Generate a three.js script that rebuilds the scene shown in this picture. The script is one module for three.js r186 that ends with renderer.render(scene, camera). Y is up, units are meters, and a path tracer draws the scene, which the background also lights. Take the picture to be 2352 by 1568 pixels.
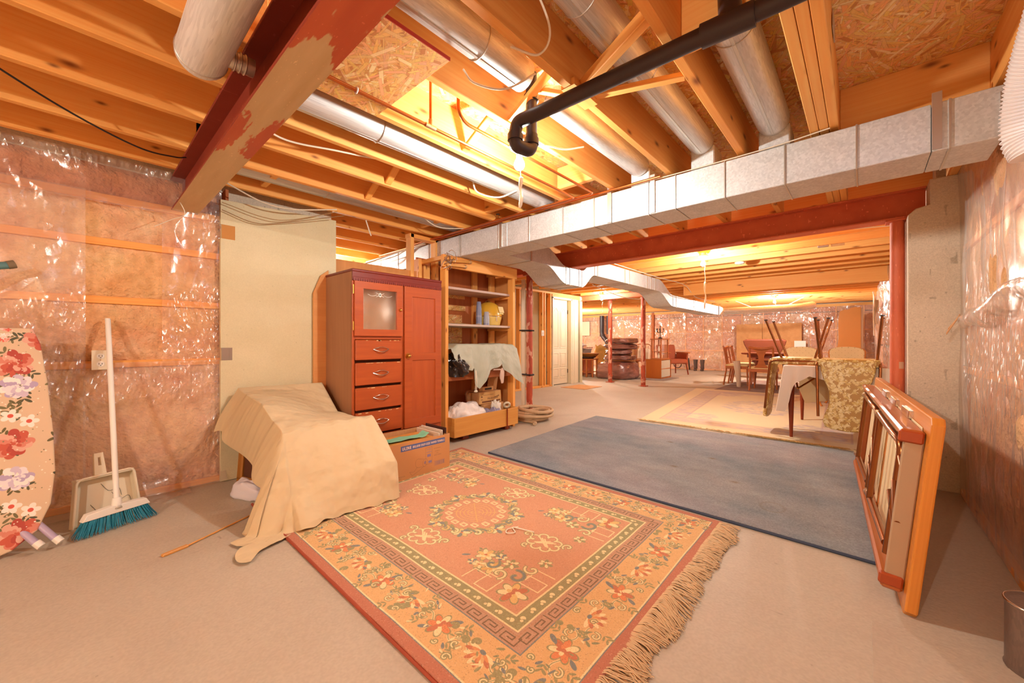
import * as THREE from 'three';
import { mergeGeometries, mergeVertices, toCreasedNormals } from 'three/addons/utils/BufferGeometryUtils.js';

// ---------- camera, sky, lamps, exposure ----------
const scene = new THREE.Scene();
const camera = new THREE.PerspectiveCamera(82.26, 2352 / 1568, 0.05, 60);
camera.position.set(0, 1, 0);
camera.rotation.order = 'YXZ';
camera.rotation.y = THREE.MathUtils.degToRad(42);
scene.add(camera);
const renderer = new THREE.WebGLRenderer({ antialias: true });
renderer.toneMapping = THREE.LinearToneMapping;
renderer.toneMappingExposure = 1.23;
renderer.shadowMap.enabled = true;
scene.background = new THREE.Color(3.0, 3.7, 4.9);      // overcast daylight outside the small windows
const LAMP_TINT = new THREE.Color(1.0, 0.995, 0.92);
const LAMP_POWER = 6;                                     // candela of one bare bulb
// [x, y of the bulb centre, z, power factor, pull string length]
const LAMPS = [[-1.41, 1.975, -1.626, 0.74, 0.3], [-1.5, 1.975, -5.25, 1.15, 0.62], [-1.62, 1.965, -11.35, 2.1, 0.2], [-4.43, 1.965, -7.97, 0.8, 0.42], [-0.5, 1.975, 2.2, 1.5, 0.4], [-5.1, 1.975, -2.1, 0.9, 0.3], [-7.9, 1.975, -11.6, 3.4, 0.3]];

// ---------- helpers ----------
let seed = 20240611;
const rnd = () => { seed |= 0; seed = (seed + 0x6D2B79F5) | 0; let t = Math.imul(seed ^ (seed >>> 15), 1 | seed); t = (t + Math.imul(t ^ (t >>> 7), 61 | t)) ^ t; return ((t ^ (t >>> 14)) >>> 0) / 4294967296; };
const rr = (a, b) => a + (b - a) * rnd();
const lerp = (a, b, t) => a + (b - a) * t;
const clamp = (x, a = 0, b = 1) => Math.min(b, Math.max(a, x));
const smooth = (a, b, x) => { const t = clamp((x - a) / (b - a)); return t * t * (3 - 2 * t); };
const V = (x, y, z) => new THREE.Vector3(x, y, z);
const taken = {};
function numbered(n) { const k = taken[n] = (taken[n] ?? -1) + 1; return k ? n + '_' + String(k).padStart(3, '0') : n; }
function tag(o, label, category, group) { o.userData.label = label; o.userData.category = category; if (group) o.userData.group = group; return o; }
function thing(name, label, category, pos = [0, 0, 0], turn = 0, group) {
  const o = new THREE.Group(); o.name = numbered(name); o.position.set(...pos); o.rotation.y = turn; scene.add(o);
  return tag(o, label, category, group);
}
function struct(name, geo, mat) {
  const o = geo ? new THREE.Mesh(geo, mat) : new THREE.Group(); o.name = name; o.userData.kind = 'structure'; scene.add(o); return o;
}
const partCount = new Map();
function part(name, geo, mat, parent, label) {
  const o = new THREE.Mesh(Array.isArray(geo) ? merge(geo) : geo, mat);
  if (!partCount.has(parent)) partCount.set(parent, {});
  const c = partCount.get(parent), k = c[name] = (c[name] ?? -1) + 1;
  o.name = k ? name + '_' + String(k).padStart(3, '0') : name;
  if (label) o.userData.label = label;
  parent.add(o); return o;
}
function single(name, geo, mat, label, category, group) {
  const o = new THREE.Mesh(Array.isArray(geo) ? merge(geo) : geo, mat); o.name = numbered(name); scene.add(o); return tag(o, label, category, group);
}
function merge(list) {
  return mergeGeometries(list.map(g => {
    g = g.index ? g.toNonIndexed() : g;
    for (const k of Object.keys(g.attributes)) if (!['position', 'normal', 'uv'].includes(k)) g.deleteAttribute(k);
    g.morphAttributes = {}; return g;
  }));
}
const mv = (g, x = 0, y = 0, z = 0) => g.translate(x, y, z);
const rot = (g, x = 0, y = 0, z = 0) => { if (x) g.rotateX(x); if (y) g.rotateY(y); if (z) g.rotateZ(z); return g; };
// box with chamfered edges; uv in metres, u along the longest side
function cbox(w, h, d, c = 0.003, x = 0, y = 0, z = 0) {
  c = Math.min(c, w / 3, h / 3, d / 3);
  const H = [w / 2, h / 2, d / 2], pos = [], nor = [], uv = [];
  const long = H.indexOf(Math.max(...H)), ou = rnd() * 5, ov = rnd() * 5;
  const vert = (s, a) => [0, 1, 2].map(k => s[k] * (k === a ? H[k] : H[k] - c));
  const tri = (p, q, r) => {
    const A = V(...p), B = V(...q), C = V(...r), n = B.clone().sub(A).cross(C.clone().sub(A)).normalize();
    if (n.dot(A.clone().add(B).add(C)) < 0) { [B.x, C.x] = [C.x, B.x];[B.y, C.y] = [C.y, B.y];[B.z, C.z] = [C.z, B.z]; n.negate(); }
    const an = [Math.abs(n.x), Math.abs(n.y), Math.abs(n.z)], ax = an.indexOf(Math.max(...an));
    let k = [0, 1, 2].filter(i => i !== ax); if (k[1] === long) k = [k[1], k[0]];
    for (const P of [A, B, C]) { const q = P.toArray(); pos.push(q[0] + x, q[1] + y, q[2] + z); nor.push(n.x, n.y, n.z); uv.push(q[k[0]] + ou, q[k[1]] + ov + ax * 0.37); }
  };
  const quad = (a, b, e, f) => { tri(a, b, e); tri(a, e, f); };
  for (let a = 0; a < 3; a++) for (const s of [-1, 1]) {
    const [b, e] = [(a + 1) % 3, (a + 2) % 3], S = (u, v) => { const q = [0, 0, 0]; q[a] = s; q[b] = u; q[e] = v; return q; };
    quad(vert(S(-1, -1), a), vert(S(1, -1), a), vert(S(1, 1), a), vert(S(-1, 1), a));
  }
  if (c > 0) {
    for (let a = 0; a < 3; a++) { const b = (a + 1) % 3, e = (a + 2) % 3; // edges along e
      for (const s of [-1, 1]) for (const t of [-1, 1]) { const S = v => { const q = [0, 0, 0]; q[a] = s; q[b] = t; q[e] = v; return q; };
        quad(vert(S(-1), a), vert(S(1), a), vert(S(1), b), vert(S(-1), b)); } }
    for (const s of [-1, 1]) for (const t of [-1, 1]) for (const v of [-1, 1]) tri(vert([s, t, v], 0), vert([s, t, v], 1), vert([s, t, v], 2));
  }
  const g = new THREE.BufferGeometry();
  g.setAttribute('position', new THREE.Float32BufferAttribute(pos, 3)); g.setAttribute('normal', new THREE.Float32BufferAttribute(nor, 3)); g.setAttribute('uv', new THREE.Float32BufferAttribute(uv, 2));
  return g;
}
// box given by its two corners
const bb = (x0, y0, z0, x1, y1, z1, c = 0.003) => cbox(Math.abs(x1 - x0), Math.abs(y1 - y0), Math.abs(z1 - z0), c, (x0 + x1) / 2, (y0 + y1) / 2, (z0 + z1) / 2);
// a board from point to point: width along the given up direction
function board(a, b, w, t, up = V(0, 1, 0), c = 0.003) {
  const d = b.clone().sub(a), L = d.length(); d.normalize();
  const s = new THREE.Vector3().crossVectors(d, up).normalize(), u = new THREE.Vector3().crossVectors(s, d);
  const g = cbox(L, w, t, c); g.applyMatrix4(new THREE.Matrix4().makeBasis(d, u, s)); const m = a.clone().add(b).multiplyScalar(0.5); return mv(g, m.x, m.y, m.z);
}
const arr = p => p.map(q => q.isVector3 ? q : V(...q));
// round section swept along points; radius may be a function of t; ends closed
function sweep(points, radius, { n = 24, sides = 8, smoothCurve = true, closed = false, tension = 0.5 } = {}) {
  const P = arr(points); let pts;
  if (smoothCurve) pts = new THREE.CatmullRomCurve3(P, closed, 'catmullrom', tension).getPoints(n); else pts = P;
  const N = pts.length, pos = [], uv = [], idx = []; let up = null, len = 0;
  for (let i = 0; i < N; i++) {
    const t = pts[Math.min(i + 1, N - 1)].clone().sub(pts[Math.max(i - 1, 0)]).normalize();
    if (!up) { up = Math.abs(t.y) < 0.9 ? V(0, 1, 0) : V(1, 0, 0); }
    const s = new THREE.Vector3().crossVectors(t, up).normalize(); up = new THREE.Vector3().crossVectors(s, t).normalize();
    if (i) len += pts[i].distanceTo(pts[i - 1]);
    const r = typeof radius === 'function' ? radius(i / (N - 1), len) : radius;
    for (let k = 0; k <= sides; k++) { const a = k / sides * Math.PI * 2, q = pts[i].clone().addScaledVector(s, Math.cos(a) * r).addScaledVector(up, Math.sin(a) * r); pos.push(q.x, q.y, q.z); uv.push(len, k / sides * r * 6.28); }
  }
  const W = sides + 1;
  for (let i = 0; i < N - 1; i++) for (let k = 0; k < sides; k++) { const a = i * W + k; idx.push(a, a + W, a + 1, a + 1, a + W, a + W + 1); }
  const g = new THREE.BufferGeometry(); g.setAttribute('position', new THREE.Float32BufferAttribute(pos, 3)); g.setAttribute('uv', new THREE.Float32BufferAttribute(uv, 2)); g.setIndex(idx); g.computeVertexNormals();
  if (closed) return g.toNonIndexed();
  const caps = [g.toNonIndexed()];
  for (const e of [0, N - 1]) { const c = pts[e], p = [], u = [], nn = [], dir = (e ? pts[e].clone().sub(pts[e - 1]) : pts[0].clone().sub(pts[1])).normalize();
    for (let k = 0; k < sides; k++) { const A = (e * W + k) * 3, B = (e * W + k + 1) * 3, q = [[c.x, c.y, c.z], pos.slice(A, A + 3), pos.slice(B, B + 3)]; if (e) q.reverse(); for (const v of q) { p.push(...v); u.push(v[0], v[1]); nn.push(dir.x, dir.y, dir.z); } }
    const cg = new THREE.BufferGeometry(); cg.setAttribute('position', new THREE.Float32BufferAttribute(p, 3)); cg.setAttribute('normal', new THREE.Float32BufferAttribute(nn, 3)); cg.setAttribute('uv', new THREE.Float32BufferAttribute(u, 2)); caps.push(cg); }
  return merge(caps);
}
const pipe = (points, r, sides = 12) => sweep(points, r, { smoothCurve: false, sides });
// straight runs with rounded corners of radius R
function bent(points, R, r, sides = 12, steps = 7) {
  const P = arr(points), out = [P[0]];
  for (let i = 1; i < P.length - 1; i++) { const a = P[i].clone().sub(P[i - 1]), b = P[i + 1].clone().sub(P[i]), q = Math.min(R, a.length() * 0.48, b.length() * 0.48); a.normalize(); b.normalize();
    const s = P[i].clone().addScaledVector(a, -q), e = P[i].clone().addScaledVector(b, q);
    for (let k = 0; k <= steps; k++) { const t = k / steps; out.push(new THREE.Vector3().addScaledVector(s, (1 - t) * (1 - t)).addScaledVector(P[i], 2 * t * (1 - t)).addScaledVector(e, t * t)); } }
  out.push(P[P.length - 1]); return pipe(out, r, sides);
}
const lathe = (prof, n = 24) => new THREE.LatheGeometry(prof.map(p => new THREE.Vector2(p[0], p[1])), n);
const cyl = (r0, r1, h, n = 20) => new THREE.CylinderGeometry(r0, r1, h, n);
function extrude(outline, depth, bevel = 0, holes = []) {
  const s = new THREE.Shape(outline.map(p => new THREE.Vector2(p[0], p[1])));
  for (const h of holes) s.holes.push(new THREE.Path(h.map(p => new THREE.Vector2(p[0], p[1]))));
  return new THREE.ExtrudeGeometry(s, { depth, bevelEnabled: bevel > 0, bevelThickness: bevel, bevelSize: bevel, bevelSegments: 2, steps: 1, curveSegments: 6 });
}
// outline lies in (z, y), depth grows along +x from x0
const extrudeX = (outline, x0, x1, bevel = 0, holes = []) => { const g = extrude(outline.map(p => [-p[0], p[1]]), x1 - x0, bevel, holes.map(h => h.map(p => [-p[0], p[1]]))); g.rotateY(Math.PI / 2); return mv(g, x0, 0, 0); };
// grid surface: fn(u, v) -> [x, y, z, (uvx, uvy)]
function grid(nu, nv, fn) {
  const pos = [], uv = [], idx = [];
  for (let j = 0; j <= nv; j++) for (let i = 0; i <= nu; i++) { const p = fn(i / nu, j / nv); pos.push(p[0], p[1], p[2]); uv.push(p[3] ?? i / nu, p[4] ?? j / nv); }
  for (let j = 0; j < nv; j++) for (let i = 0; i < nu; i++) { const a = j * (nu + 1) + i; idx.push(a, a + 1, a + nu + 1, a + 1, a + nu + 2, a + nu + 1); }
  const g = new THREE.BufferGeometry(); g.setAttribute('position', new THREE.Float32BufferAttribute(pos, 3)); g.setAttribute('uv', new THREE.Float32BufferAttribute(uv, 2)); g.setIndex(idx); g.computeVertexNormals(); return g;
}
// lumpy closed bag: a sphere pushed about by noise and flattened
function blob(rx, ry, rz, amp, freq, s = 0, n = 28, flat = -0.7, box = 0) {
  const g = new THREE.SphereGeometry(1, n, Math.round(n * 0.7)), p = g.attributes.position;
  for (let i = 0; i < p.count; i++) { const q = V(p.getX(i), p.getY(i), p.getZ(i)), k = 1 + amp * (fbm3(q.x * freq + s, q.y * freq + s * 2, q.z * freq - s, 4) * 2 - 1); if (box) q.multiplyScalar(1 / Math.pow(Math.abs(q.x) ** box + Math.abs(q.y) ** box + Math.abs(q.z) ** box, 1 / box)); q.multiplyScalar(k); q.y = Math.max(q.y, flat); p.setXYZ(i, q.x * rx, (q.y - flat) * ry, q.z * rz); }
  g.computeVertexNormals(); return g;
}

// ---------- noise ----------
const HT = new Float32Array(65536); { const keep = seed; seed = 777; for (let i = 0; i < 65536; i++) HT[i] = rnd(); seed = keep; }
const hash2 = (x, y) => HT[((x * 73856093) ^ (y * 19349663)) & 65535];
const hash3 = (x, y, z) => HT[((x * 73856093) ^ (y * 19349663) ^ (z * 83492791)) & 65535];
const fade = t => t * t * (3 - 2 * t), mod = (a, b) => ((a % b) + b) % b;
function vn(x, y, px = 4096, py = px) { // periodic value noise
  const i = Math.floor(x), j = Math.floor(y), u = fade(x - i), v = fade(y - j), a = mod(i, px), b = mod(i + 1, px), c = mod(j, py), d = mod(j + 1, py);
  return lerp(lerp(hash2(a, c), hash2(b, c), u), lerp(hash2(a, d), hash2(b, d), u), v);
}
function fbm(x, y, o = 4, px = 4096, py = px) { let s = 0, a = 0.5, t = 0; for (let k = 0; k < o; k++) { s += a * vn(x + k * 17, y + k * 31, px, py); t += a; a *= 0.5; x *= 2; y *= 2; px *= 2; py *= 2; } return s / t; }
function vn3(x, y, z) { const i = Math.floor(x), j = Math.floor(y), k = Math.floor(z), u = fade(x - i), v = fade(y - j), w = fade(z - k), h = (a, b, c) => hash3(i + a, j + b, k + c);
  return lerp(lerp(lerp(h(0, 0, 0), h(1, 0, 0), u), lerp(h(0, 1, 0), h(1, 1, 0), u), v), lerp(lerp(h(0, 0, 1), h(1, 0, 1), u), lerp(h(0, 1, 1), h(1, 1, 1), u), v), w); }
function fbm3(x, y, z, o = 3) { let s = 0, a = 0.5, t = 0; for (let k = 0; k < o; k++) { s += a * vn3(x + k * 9.1, y, z); t += a; a *= 0.5; x *= 2; y *= 2; z *= 2; } return s / t; }

// ---------- textures ----------
function tex(w, h, fn, { srgb = true, size = [1, 1] } = {}) {
  const d = new Uint8Array(w * h * 4);
  for (let y = 0; y < h; y++) for (let x = 0; x < w; x++) { const c = fn(x / w, y / h), k = (y * w + x) * 4; if (typeof c === 'number') { d[k] = d[k + 1] = d[k + 2] = clamp(c) * 255; } else { d[k] = clamp(c[0], 0, 255); d[k + 1] = clamp(c[1], 0, 255); d[k + 2] = clamp(c[2], 0, 255); } d[k + 3] = 255; }
  const t = new THREE.DataTexture(d, w, h, THREE.RGBAFormat); t.wrapS = t.wrapT = THREE.RepeatWrapping; t.magFilter = THREE.LinearFilter; t.minFilter = THREE.LinearMipmapLinearFilter; t.generateMipmaps = true; t.repeat.set(1 / size[0], 1 / size[1]);
  if (srgb) t.colorSpace = THREE.SRGBColorSpace; t.needsUpdate = true; return t;
}
function canvasTex(w, h, draw, { repeat = false, size = [1, 1] } = {}) {
  const c = document.createElement('canvas'); c.width = w; c.height = h; const g = c.getContext('2d'); draw(g, w, h);
  const t = new THREE.CanvasTexture(c); t.colorSpace = THREE.SRGBColorSpace; if (repeat) t.wrapS = t.wrapT = THREE.RepeatWrapping; t.repeat.set(1 / size[0], 1 / size[1]); return t;
}
const mix3 = (a, b, t) => [lerp(a[0], b[0], t), lerp(a[1], b[1], t), lerp(a[2], b[2], t)];
function woodTex(light, dark, { w = 1024, h = 512, size = [2, 0.5], knots = 9, ring = 1, knotCol = [110, 55, 20] } = {}) {
  const K = []; for (let i = 0; i < knots; i++) K.push([rnd(), rnd(), rr(0.5, 1.1)]);
  return tex(w, h, (u, v) => {
    let kv = 0, kn = 0;
    for (const [a, b, s] of K) { let du = Math.abs(u - a); du = Math.min(du, 1 - du) * size[0] / 0.05 / s; let dv = v - b; dv -= Math.round(dv); dv *= size[1] / 0.016 / s; const r = du * du * 1.6 + dv * dv; kv += 0.03 * s * Math.sign(dv) * Math.exp(-r * 0.25) / (size[1] * 2); if (r < 12) kn = Math.max(kn, Math.exp(-r * 1.7)); }
    const y = v + kv + 0.01 * (fbm(u * 4, v * 2, 2, 4, 2) - 0.5);
    const g1 = vn(u * 6, y * 40, 6, 40), g2 = fbm(u * 12, y * 140, 2, 12, 140), g3 = fbm(u * 3, v * 5, 3, 3, 5), lines = Math.pow(Math.abs(Math.sin(Math.PI * (y * 22 * ring + 2 * vn(u * 2, v * 3, 2, 3)))), 6);
    return mix3(mix3(light, dark, clamp(0.25 * g1 + 0.3 * g2 + 0.4 * g3 - 0.15 + 0.12 * lines)), knotCol, kn * 0.75);
  }, { size });
}
// ---------- materials ----------
const std = (o) => new THREE.MeshStandardMaterial({ roughness: 0.7, ...o });
const phy = (o) => new THREE.MeshPhysicalMaterial({ roughness: 0.5, ...o });
const dbl = { side: THREE.DoubleSide };
const TW = woodTex([252, 196, 114], [240, 150, 68]);
const TW2 = woodTex([250, 188, 104], [236, 142, 60], { knots: 14 });
const spruce = std({ map: TW, roughness: 0.62 }), spruce2 = std({ map: TW2, roughness: 0.62 }), sprucePale = std({ map: TW, color: 0xfff4e4, roughness: 0.62 });
const lumber = () => [spruce, spruce2, spruce, sprucePale][Math.floor(rnd() * 4)];
const TOSB = canvasTex(1024, 1024, (g, w, h) => {
  g.fillStyle = '#eaaa60'; g.fillRect(0, 0, w, h);
  for (let i = 0; i < 5200; i++) {
    const x = rnd() * w, y = rnd() * h, L = rr(28, 110), W = rr(5, 20), a = rr(-0.9, 0.9) + (rnd() < 0.25 ? 1.5 : 0), k = rnd();
    const c = k < 0.1 ? [255, 230, 172] : k < 0.2 ? [206, 132, 70] : [rr(234, 254), rr(172, 206), rr(98, 134)];
    g.fillStyle = `rgba(${c[0] | 0},${c[1] | 0},${c[2] | 0},${rr(0.55, 0.95)})`;
    for (const ox of [0, -w, w]) for (const oy of [0, -h, h]) { if (x + ox < -120 || x + ox > w + 120 || y + oy < -120 || y + oy > h + 120) continue; g.save(); g.translate(x + ox, y + oy); g.rotate(a); g.beginPath(); g.moveTo(-L / 2, -W / 2); g.lineTo(L / 2 - 6, -W / 3); g.lineTo(L / 2, W / 2); g.lineTo(-L / 2 + 5, W / 3); g.fill(); g.strokeStyle = 'rgba(130,70,25,.25)'; g.lineWidth = 1; g.stroke(); g.restore(); }
  }
}, { repeat: true, size: [1.2, 1.2] });
const osb = std({ map: TOSB, roughness: 0.75 });
const plywood = std({ map: woodTex([226, 160, 94], [206, 132, 70], { knots: 3, ring: 0.3, size: [2.4, 1.2], w: 768, h: 512 }), roughness: 0.7 });
const darkPly = std({ map: woodTex([206, 122, 66], [168, 84, 40], { knots: 4, ring: 0.4, size: [2.4, 1.2], w: 768, h: 512 }), roughness: 0.7 });
const TCON = tex(1024, 1024, (u, v) => {
  const a = fbm(u * 5, v * 5, 5, 5, 5), b = fbm(u * 3 + 7, v * 14, 3, 3, 14), s = vn(u * 500, v * 500, 500, 500), sw = fbm(u * 60, v * 8, 2, 60, 8);
  const spot = smooth(0.965, 1, vn(u * 90, v * 90, 90, 90)) * 26;
  const t = clamp(a * 0.75 + b * 0.25 + (sw - 0.5) * 0.12); return mix3([200, 190, 172], [178, 163, 146], t).map(c => c + (s - 0.5) * 12 - spot);
}, { size: [3.1, 3.1] });
const TGRIT = tex(512, 512, (u, v) => 0.5 + 0.5 * (fbm(u * 90, v * 90, 3, 90, 90) - 0.5) + 0.4 * (fbm(u * 6, v * 6, 3, 6, 6) - 0.5), { srgb: false, size: [0.8, 0.8] });
const concreteFloor = std({ map: TCON, bumpMap: TGRIT, bumpScale: 0.0015, roughness: 0.62 });
const TCW = tex(512, 512, (u, v) => { const a = fbm(u * 4, v * 4, 5, 4, 4), s = vn(u * 256, v * 256, 256, 256), pit = smooth(0.9, 1, vn(u * 46, v * 34, 46, 34)); return mix3([240, 224, 202], [216, 194, 168], a).map(c => c + (s - 0.5) * 20 - pit * 40); }, { size: [1.1, 1.1] });
const concreteWall = std({ map: TCW, bumpMap: TGRIT, bumpScale: 0.004, roughness: 0.85 });
const TINS = tex(512, 512, (u, v) => { const a = fbm(u * 6, v * 6, 5, 6, 6), b = fbm(u * 26 + 3, v * 20, 3, 26, 20), y = fbm(u * 3 + 9, v * 3, 3, 3, 3); const c = mix3(mix3([240, 204, 164], [218, 148, 104], clamp(a * 1.5 - 0.3)), [228, 176, 108], smooth(0.45, 0.75, y) * 0.5); return c.map(x => x + (b - 0.5) * 38); }, { size: [0.9, 0.9] });
const insulation = std({ map: TINS, roughness: 1, bumpMap: tex(256, 256, (u, v) => fbm(u * 24, v * 24, 4, 24, 24), { srgb: false, size: [0.35, 0.35] }), bumpScale: 0.012 });
const insulationPink = std({ map: TINS, color: 0xffeae6, roughness: 1, bumpMap: insulation.bumpMap, bumpScale: 0.012 });
// creases of polythene: ridged noise along warped directions
function worley(x, y, nx, ny, k) { let best = 9; const i = Math.floor(x), j = Math.floor(y); for (let a = -1; a <= 1; a++) for (let b = -1; b <= 1; b++) { const p = mod(i + a, nx), q = mod(j + b, ny), dx = i + a + hash2(p + k, q) - x, dy = j + b + hash2(p + 91, q + k * 3) - y, d = dx * dx + dy * dy; if (d < best) best = d; } return Math.sqrt(best); }
const TCREASE = tex(1024, 1024, (u, v) => {
  const m = smooth(0.4, 0.66, fbm(u * 4 + 2, v * 4 + 7, 2, 4, 4)), w = 0.6 * (fbm(u * 3, v * 3, 2, 3, 3) - 0.5);
  return clamp(0.5 * worley(u * 7 + w * 2, v * 5, 7, 5, 1) + (0.1 + 0.3 * m) * worley(u * 21 + w * 5, v * 11, 21, 11, 5) + 0.2 * m * worley(u * 60 + w * 9, v * 24, 60, 24, 9));
}, { srgb: false, size: [1.5, 1.5] });
const sheet = (transmission, roughness, bumpScale, ior = 1.7) => phy({ color: 0xfffaf6, transmission, thickness: 0, roughness, ior, bumpMap: TCREASE, bumpScale, ...dbl });
const poly = sheet(0.84, 0.19, 0.075), polySmooth = sheet(0.82, 0.22, 0.03), polyThin = sheet(0.93, 0.16, 0.06);
const TGALV = tex(512, 512, (u, v) => { let best = 9, id = 0; const n = 46, x = u * n, y = v * n, i = Math.floor(x), j = Math.floor(y); for (let a = -1; a <= 1; a++) for (let b = -1; b <= 1; b++) { const p = mod(i + a, n), q = mod(j + b, n), dx = i + a + hash2(p, q) - x, dy = j + b + hash2(p + 91, q + 17) - y, d = dx * dx + dy * dy; if (d < best) { best = d; id = hash2(p + 7, q + 3); } } const c = 206 + id * 20 + 14 * (fbm(u * 8, v * 8, 3, 8, 8) - 0.5); return [c, c, c]; }, { size: [0.42, 0.42] });
const galv = std({ map: TGALV, color: 0xffffff, metalness: 0.35, roughness: 0.5, bumpMap: TGALV, bumpScale: 0.0003 });
const galvRound = std({ map: TGALV, color: 0xffffff, metalness: 0.6, roughness: 0.5 });
const galvEdge = std({ color: 0xcfcac2, metalness: 0.85, roughness: 0.35 });
const copper = std({ color: 0xc9743c, metalness: 0.9, roughness: 0.32 });
const abs = std({ color: 0x36292a, roughness: 0.45 });
const TRED = tex(1024, 256, (u, v) => { const n = fbm(u * 30, v * 8, 4, 30, 8), sc = vn(u * 260, v * 30, 260, 30); return mix3([238, 128, 84], [214, 98, 62], n).map((c, i) => c + (sc > 0.93 ? 40 : 0)); }, { size: [3, 0.75] });
const redSteel = std({ map: TRED, roughness: 0.55 });
const redSteelDark = std({ map: TRED, color: 0xa0808a, roughness: 0.55 });
const TFLANGE = tex(1024, 128, (u, v) => { // grey-beige underside with worn red primer patches
  const n = fbm(u * 16, v * 4, 4, 16, 4), big = fbm(u * 9 + 3, v, 2, 9, 1) + 0.3 * smooth(0.2, 0.3, u) * (1 - smooth(0.47, 0.53, u)), e = fbm(u * 90, v * 14, 3, 90, 14), scr = vn(u * 300, v * 40, 300, 40);
  const m = smooth(0.57, 0.6, big + 0.14 * (e - 0.5) + 0.1 * (n - 0.5)); const c = mix3(mix3([218, 190, 150], [196, 164, 120], n), mix3([206, 104, 66], [188, 82, 54], n), m); return scr > 0.95 ? c.map(x => x + 26) : c;
}, { size: [3.4, 0.16] });
const flangeMat = std({ map: TFLANGE, roughness: 0.6 });
const TPOST = tex(256, 1024, (u, v) => { const n = fbm(u * 6, v * 24, 4, 6, 24), p = smooth(0.62, 0.66, fbm(u * 5 + 3, v * 16, 3, 5, 16)); return mix3(mix3([192, 84, 48], [156, 60, 36], n), [214, 168, 140], p * 0.8); });
const rustPost = std({ map: TPOST, roughness: 0.6 });
const TCLOTH = tex(256, 256, (u, v) => 0.5 + 0.25 * Math.sin(u * Math.PI * 2 * 64) * Math.sin(v * Math.PI * 2 * 64) + 0.3 * (vn(u * 128, v * 128, 128, 128) - 0.5), { srgb: false, size: [0.12, 0.12] });
const fabric = (color, o = {}) => std({ color, roughness: 0.95, bumpMap: TCLOTH, bumpScale: 0.0008, ...dbl, ...o });
const TCARD = tex(256, 256, (u, v) => { const a = fbm(u * 8, v * 8, 4, 8, 8), s = vn(u * 128, v * 20, 128, 20); return mix3([214, 160, 106], [196, 140, 88], a).map(c => c + (s - 0.5) * 10); }, { size: [0.6, 0.6] });
const cardboard = std({ map: TCARD, roughness: 0.9 });
const TVARN = woodTex([188, 88, 32], [158, 64, 20], { knots: 0, ring: 0.3, w: 512, h: 256, size: [1.2, 0.6] });
const varnish = phy({ map: TVARN, roughness: 0.42, clearcoat: 0.25, clearcoatRoughness: 0.3 });
const varnishDark = phy({ map: TVARN, color: 0xb06e6a, roughness: 0.45, clearcoat: 0.2, clearcoatRoughness: 0.3 });
const cabSide = std({ map: woodTex([178, 128, 92], [158, 110, 78], { knots: 0, ring: 0.2, w: 256, h: 128, size: [1.6, 0.5] }), roughness: 0.7 });
const TTEAK = woodTex([196, 112, 52], [160, 80, 34], { knots: 0, ring: 0.6, w: 512, h: 128, size: [1.2, 0.3] });
const teak = phy({ map: TTEAK, roughness: 0.4, clearcoat: 0.2 });
const darkTeak = phy({ map: TTEAK, color: 0xc08a68, roughness: 0.42 });
const honey = std({ map: woodTex([226, 164, 84], [202, 132, 56], { knots: 0, w: 512, h: 128, size: [1.6, 0.3] }), roughness: 0.4 });
const blackPlastic = std({ color: 0x1d1a1c, roughness: 0.5 }), whitePlastic = std({ color: 0xf2ece2, roughness: 0.5 }), creamPlastic = std({ color: 0xe9dabd, roughness: 0.5 });
const chrome = std({ color: 0xd8d2ca, metalness: 1, roughness: 0.18 }), brass = std({ color: 0xd0a050, metalness: 1, roughness: 0.28 }), darkMetal = std({ color: 0x4a4038, metalness: 0.7, roughness: 0.45 });
const bronze = std({ color: 0x9a6038, metalness: 0.85, roughness: 0.24 });
const cableWhite = std({ color: 0xefe2cc, roughness: 0.55 }), cableBlack = std({ color: 0x2a2020, roughness: 0.6 });
const bulbGlow = new THREE.MeshStandardMaterial({ color: 0xffffff, emissive: new THREE.Color(1, 0.93, 0.8), emissiveIntensity: 9, roughness: 0.4 });
const porcelain = phy({ color: 0xf6efe2, roughness: 0.25, clearcoat: 0.6 });
const glassPane = phy({ color: 0xffffff, transmission: 1, thickness: 0, roughness: 0.04, ior: 1.5, ...dbl });
const drywall = std({ map: tex(512, 512, (u, v) => { const a = fbm(u * 5, v * 8, 4, 5, 8), s = vn(u * 300, v * 300, 300, 300), d = smooth(0.985, 1, vn(u * 70, v * 70, 70, 70)); return mix3([226, 214, 178], [214, 200, 160], a).map(c => c + (s - 0.5) * 9 - d * 60); }, { size: [1.2, 1.2] }), roughness: 0.75 });
// ---------- setting: floor, ceiling, beams ----------
const XR = 0.47, XF = 0.28, XL = -3.45, YJ = 2.105, YS = 2.34, ZF = -14.72;
struct('floor', bb(-9.9, -0.15, 3.2, 1.1, 0, -15.1, 0), concreteFloor);
const ceiling = struct('ceiling', bb(-9.9, YS, 3.2, 1.1, YS + 0.06, -15.1, 0), osb);
const joist = (x0, z0, x1, z1, y0 = YJ, y1 = YS) => part('joist', bb(x0, y0, z0, x1, y1, z1, 0.003), lumber(), ceiling);
const NEARX = [-0.54, -0.955, -1.355, -1.765, -2.19, -2.53, -2.92, -3.36, -3.76, -4.17, -4.58, -4.98, -5.39, -5.8, -6.2];
for (const x of NEARX) joist(x - 0.019, -0.46, x + 0.019, -4.16);
for (const x of [-0.195, -0.155, -0.115]) joist(x - 0.019, -0.46, x + 0.019, -4.16);         // trimmer of three planks
for (const x of [0.27, -0.14, -0.54, -0.955, -1.33, -1.72, -2.07, -2.49, -2.92, -3.28, -3.68, -4.1]) joist(x - 0.019, 3.1, x + 0.019, -0.49);
part('header', bb(-0.096, YJ, -2.72, 0.42, YS, -2.76, 0.003), spruce, ceiling);
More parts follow.
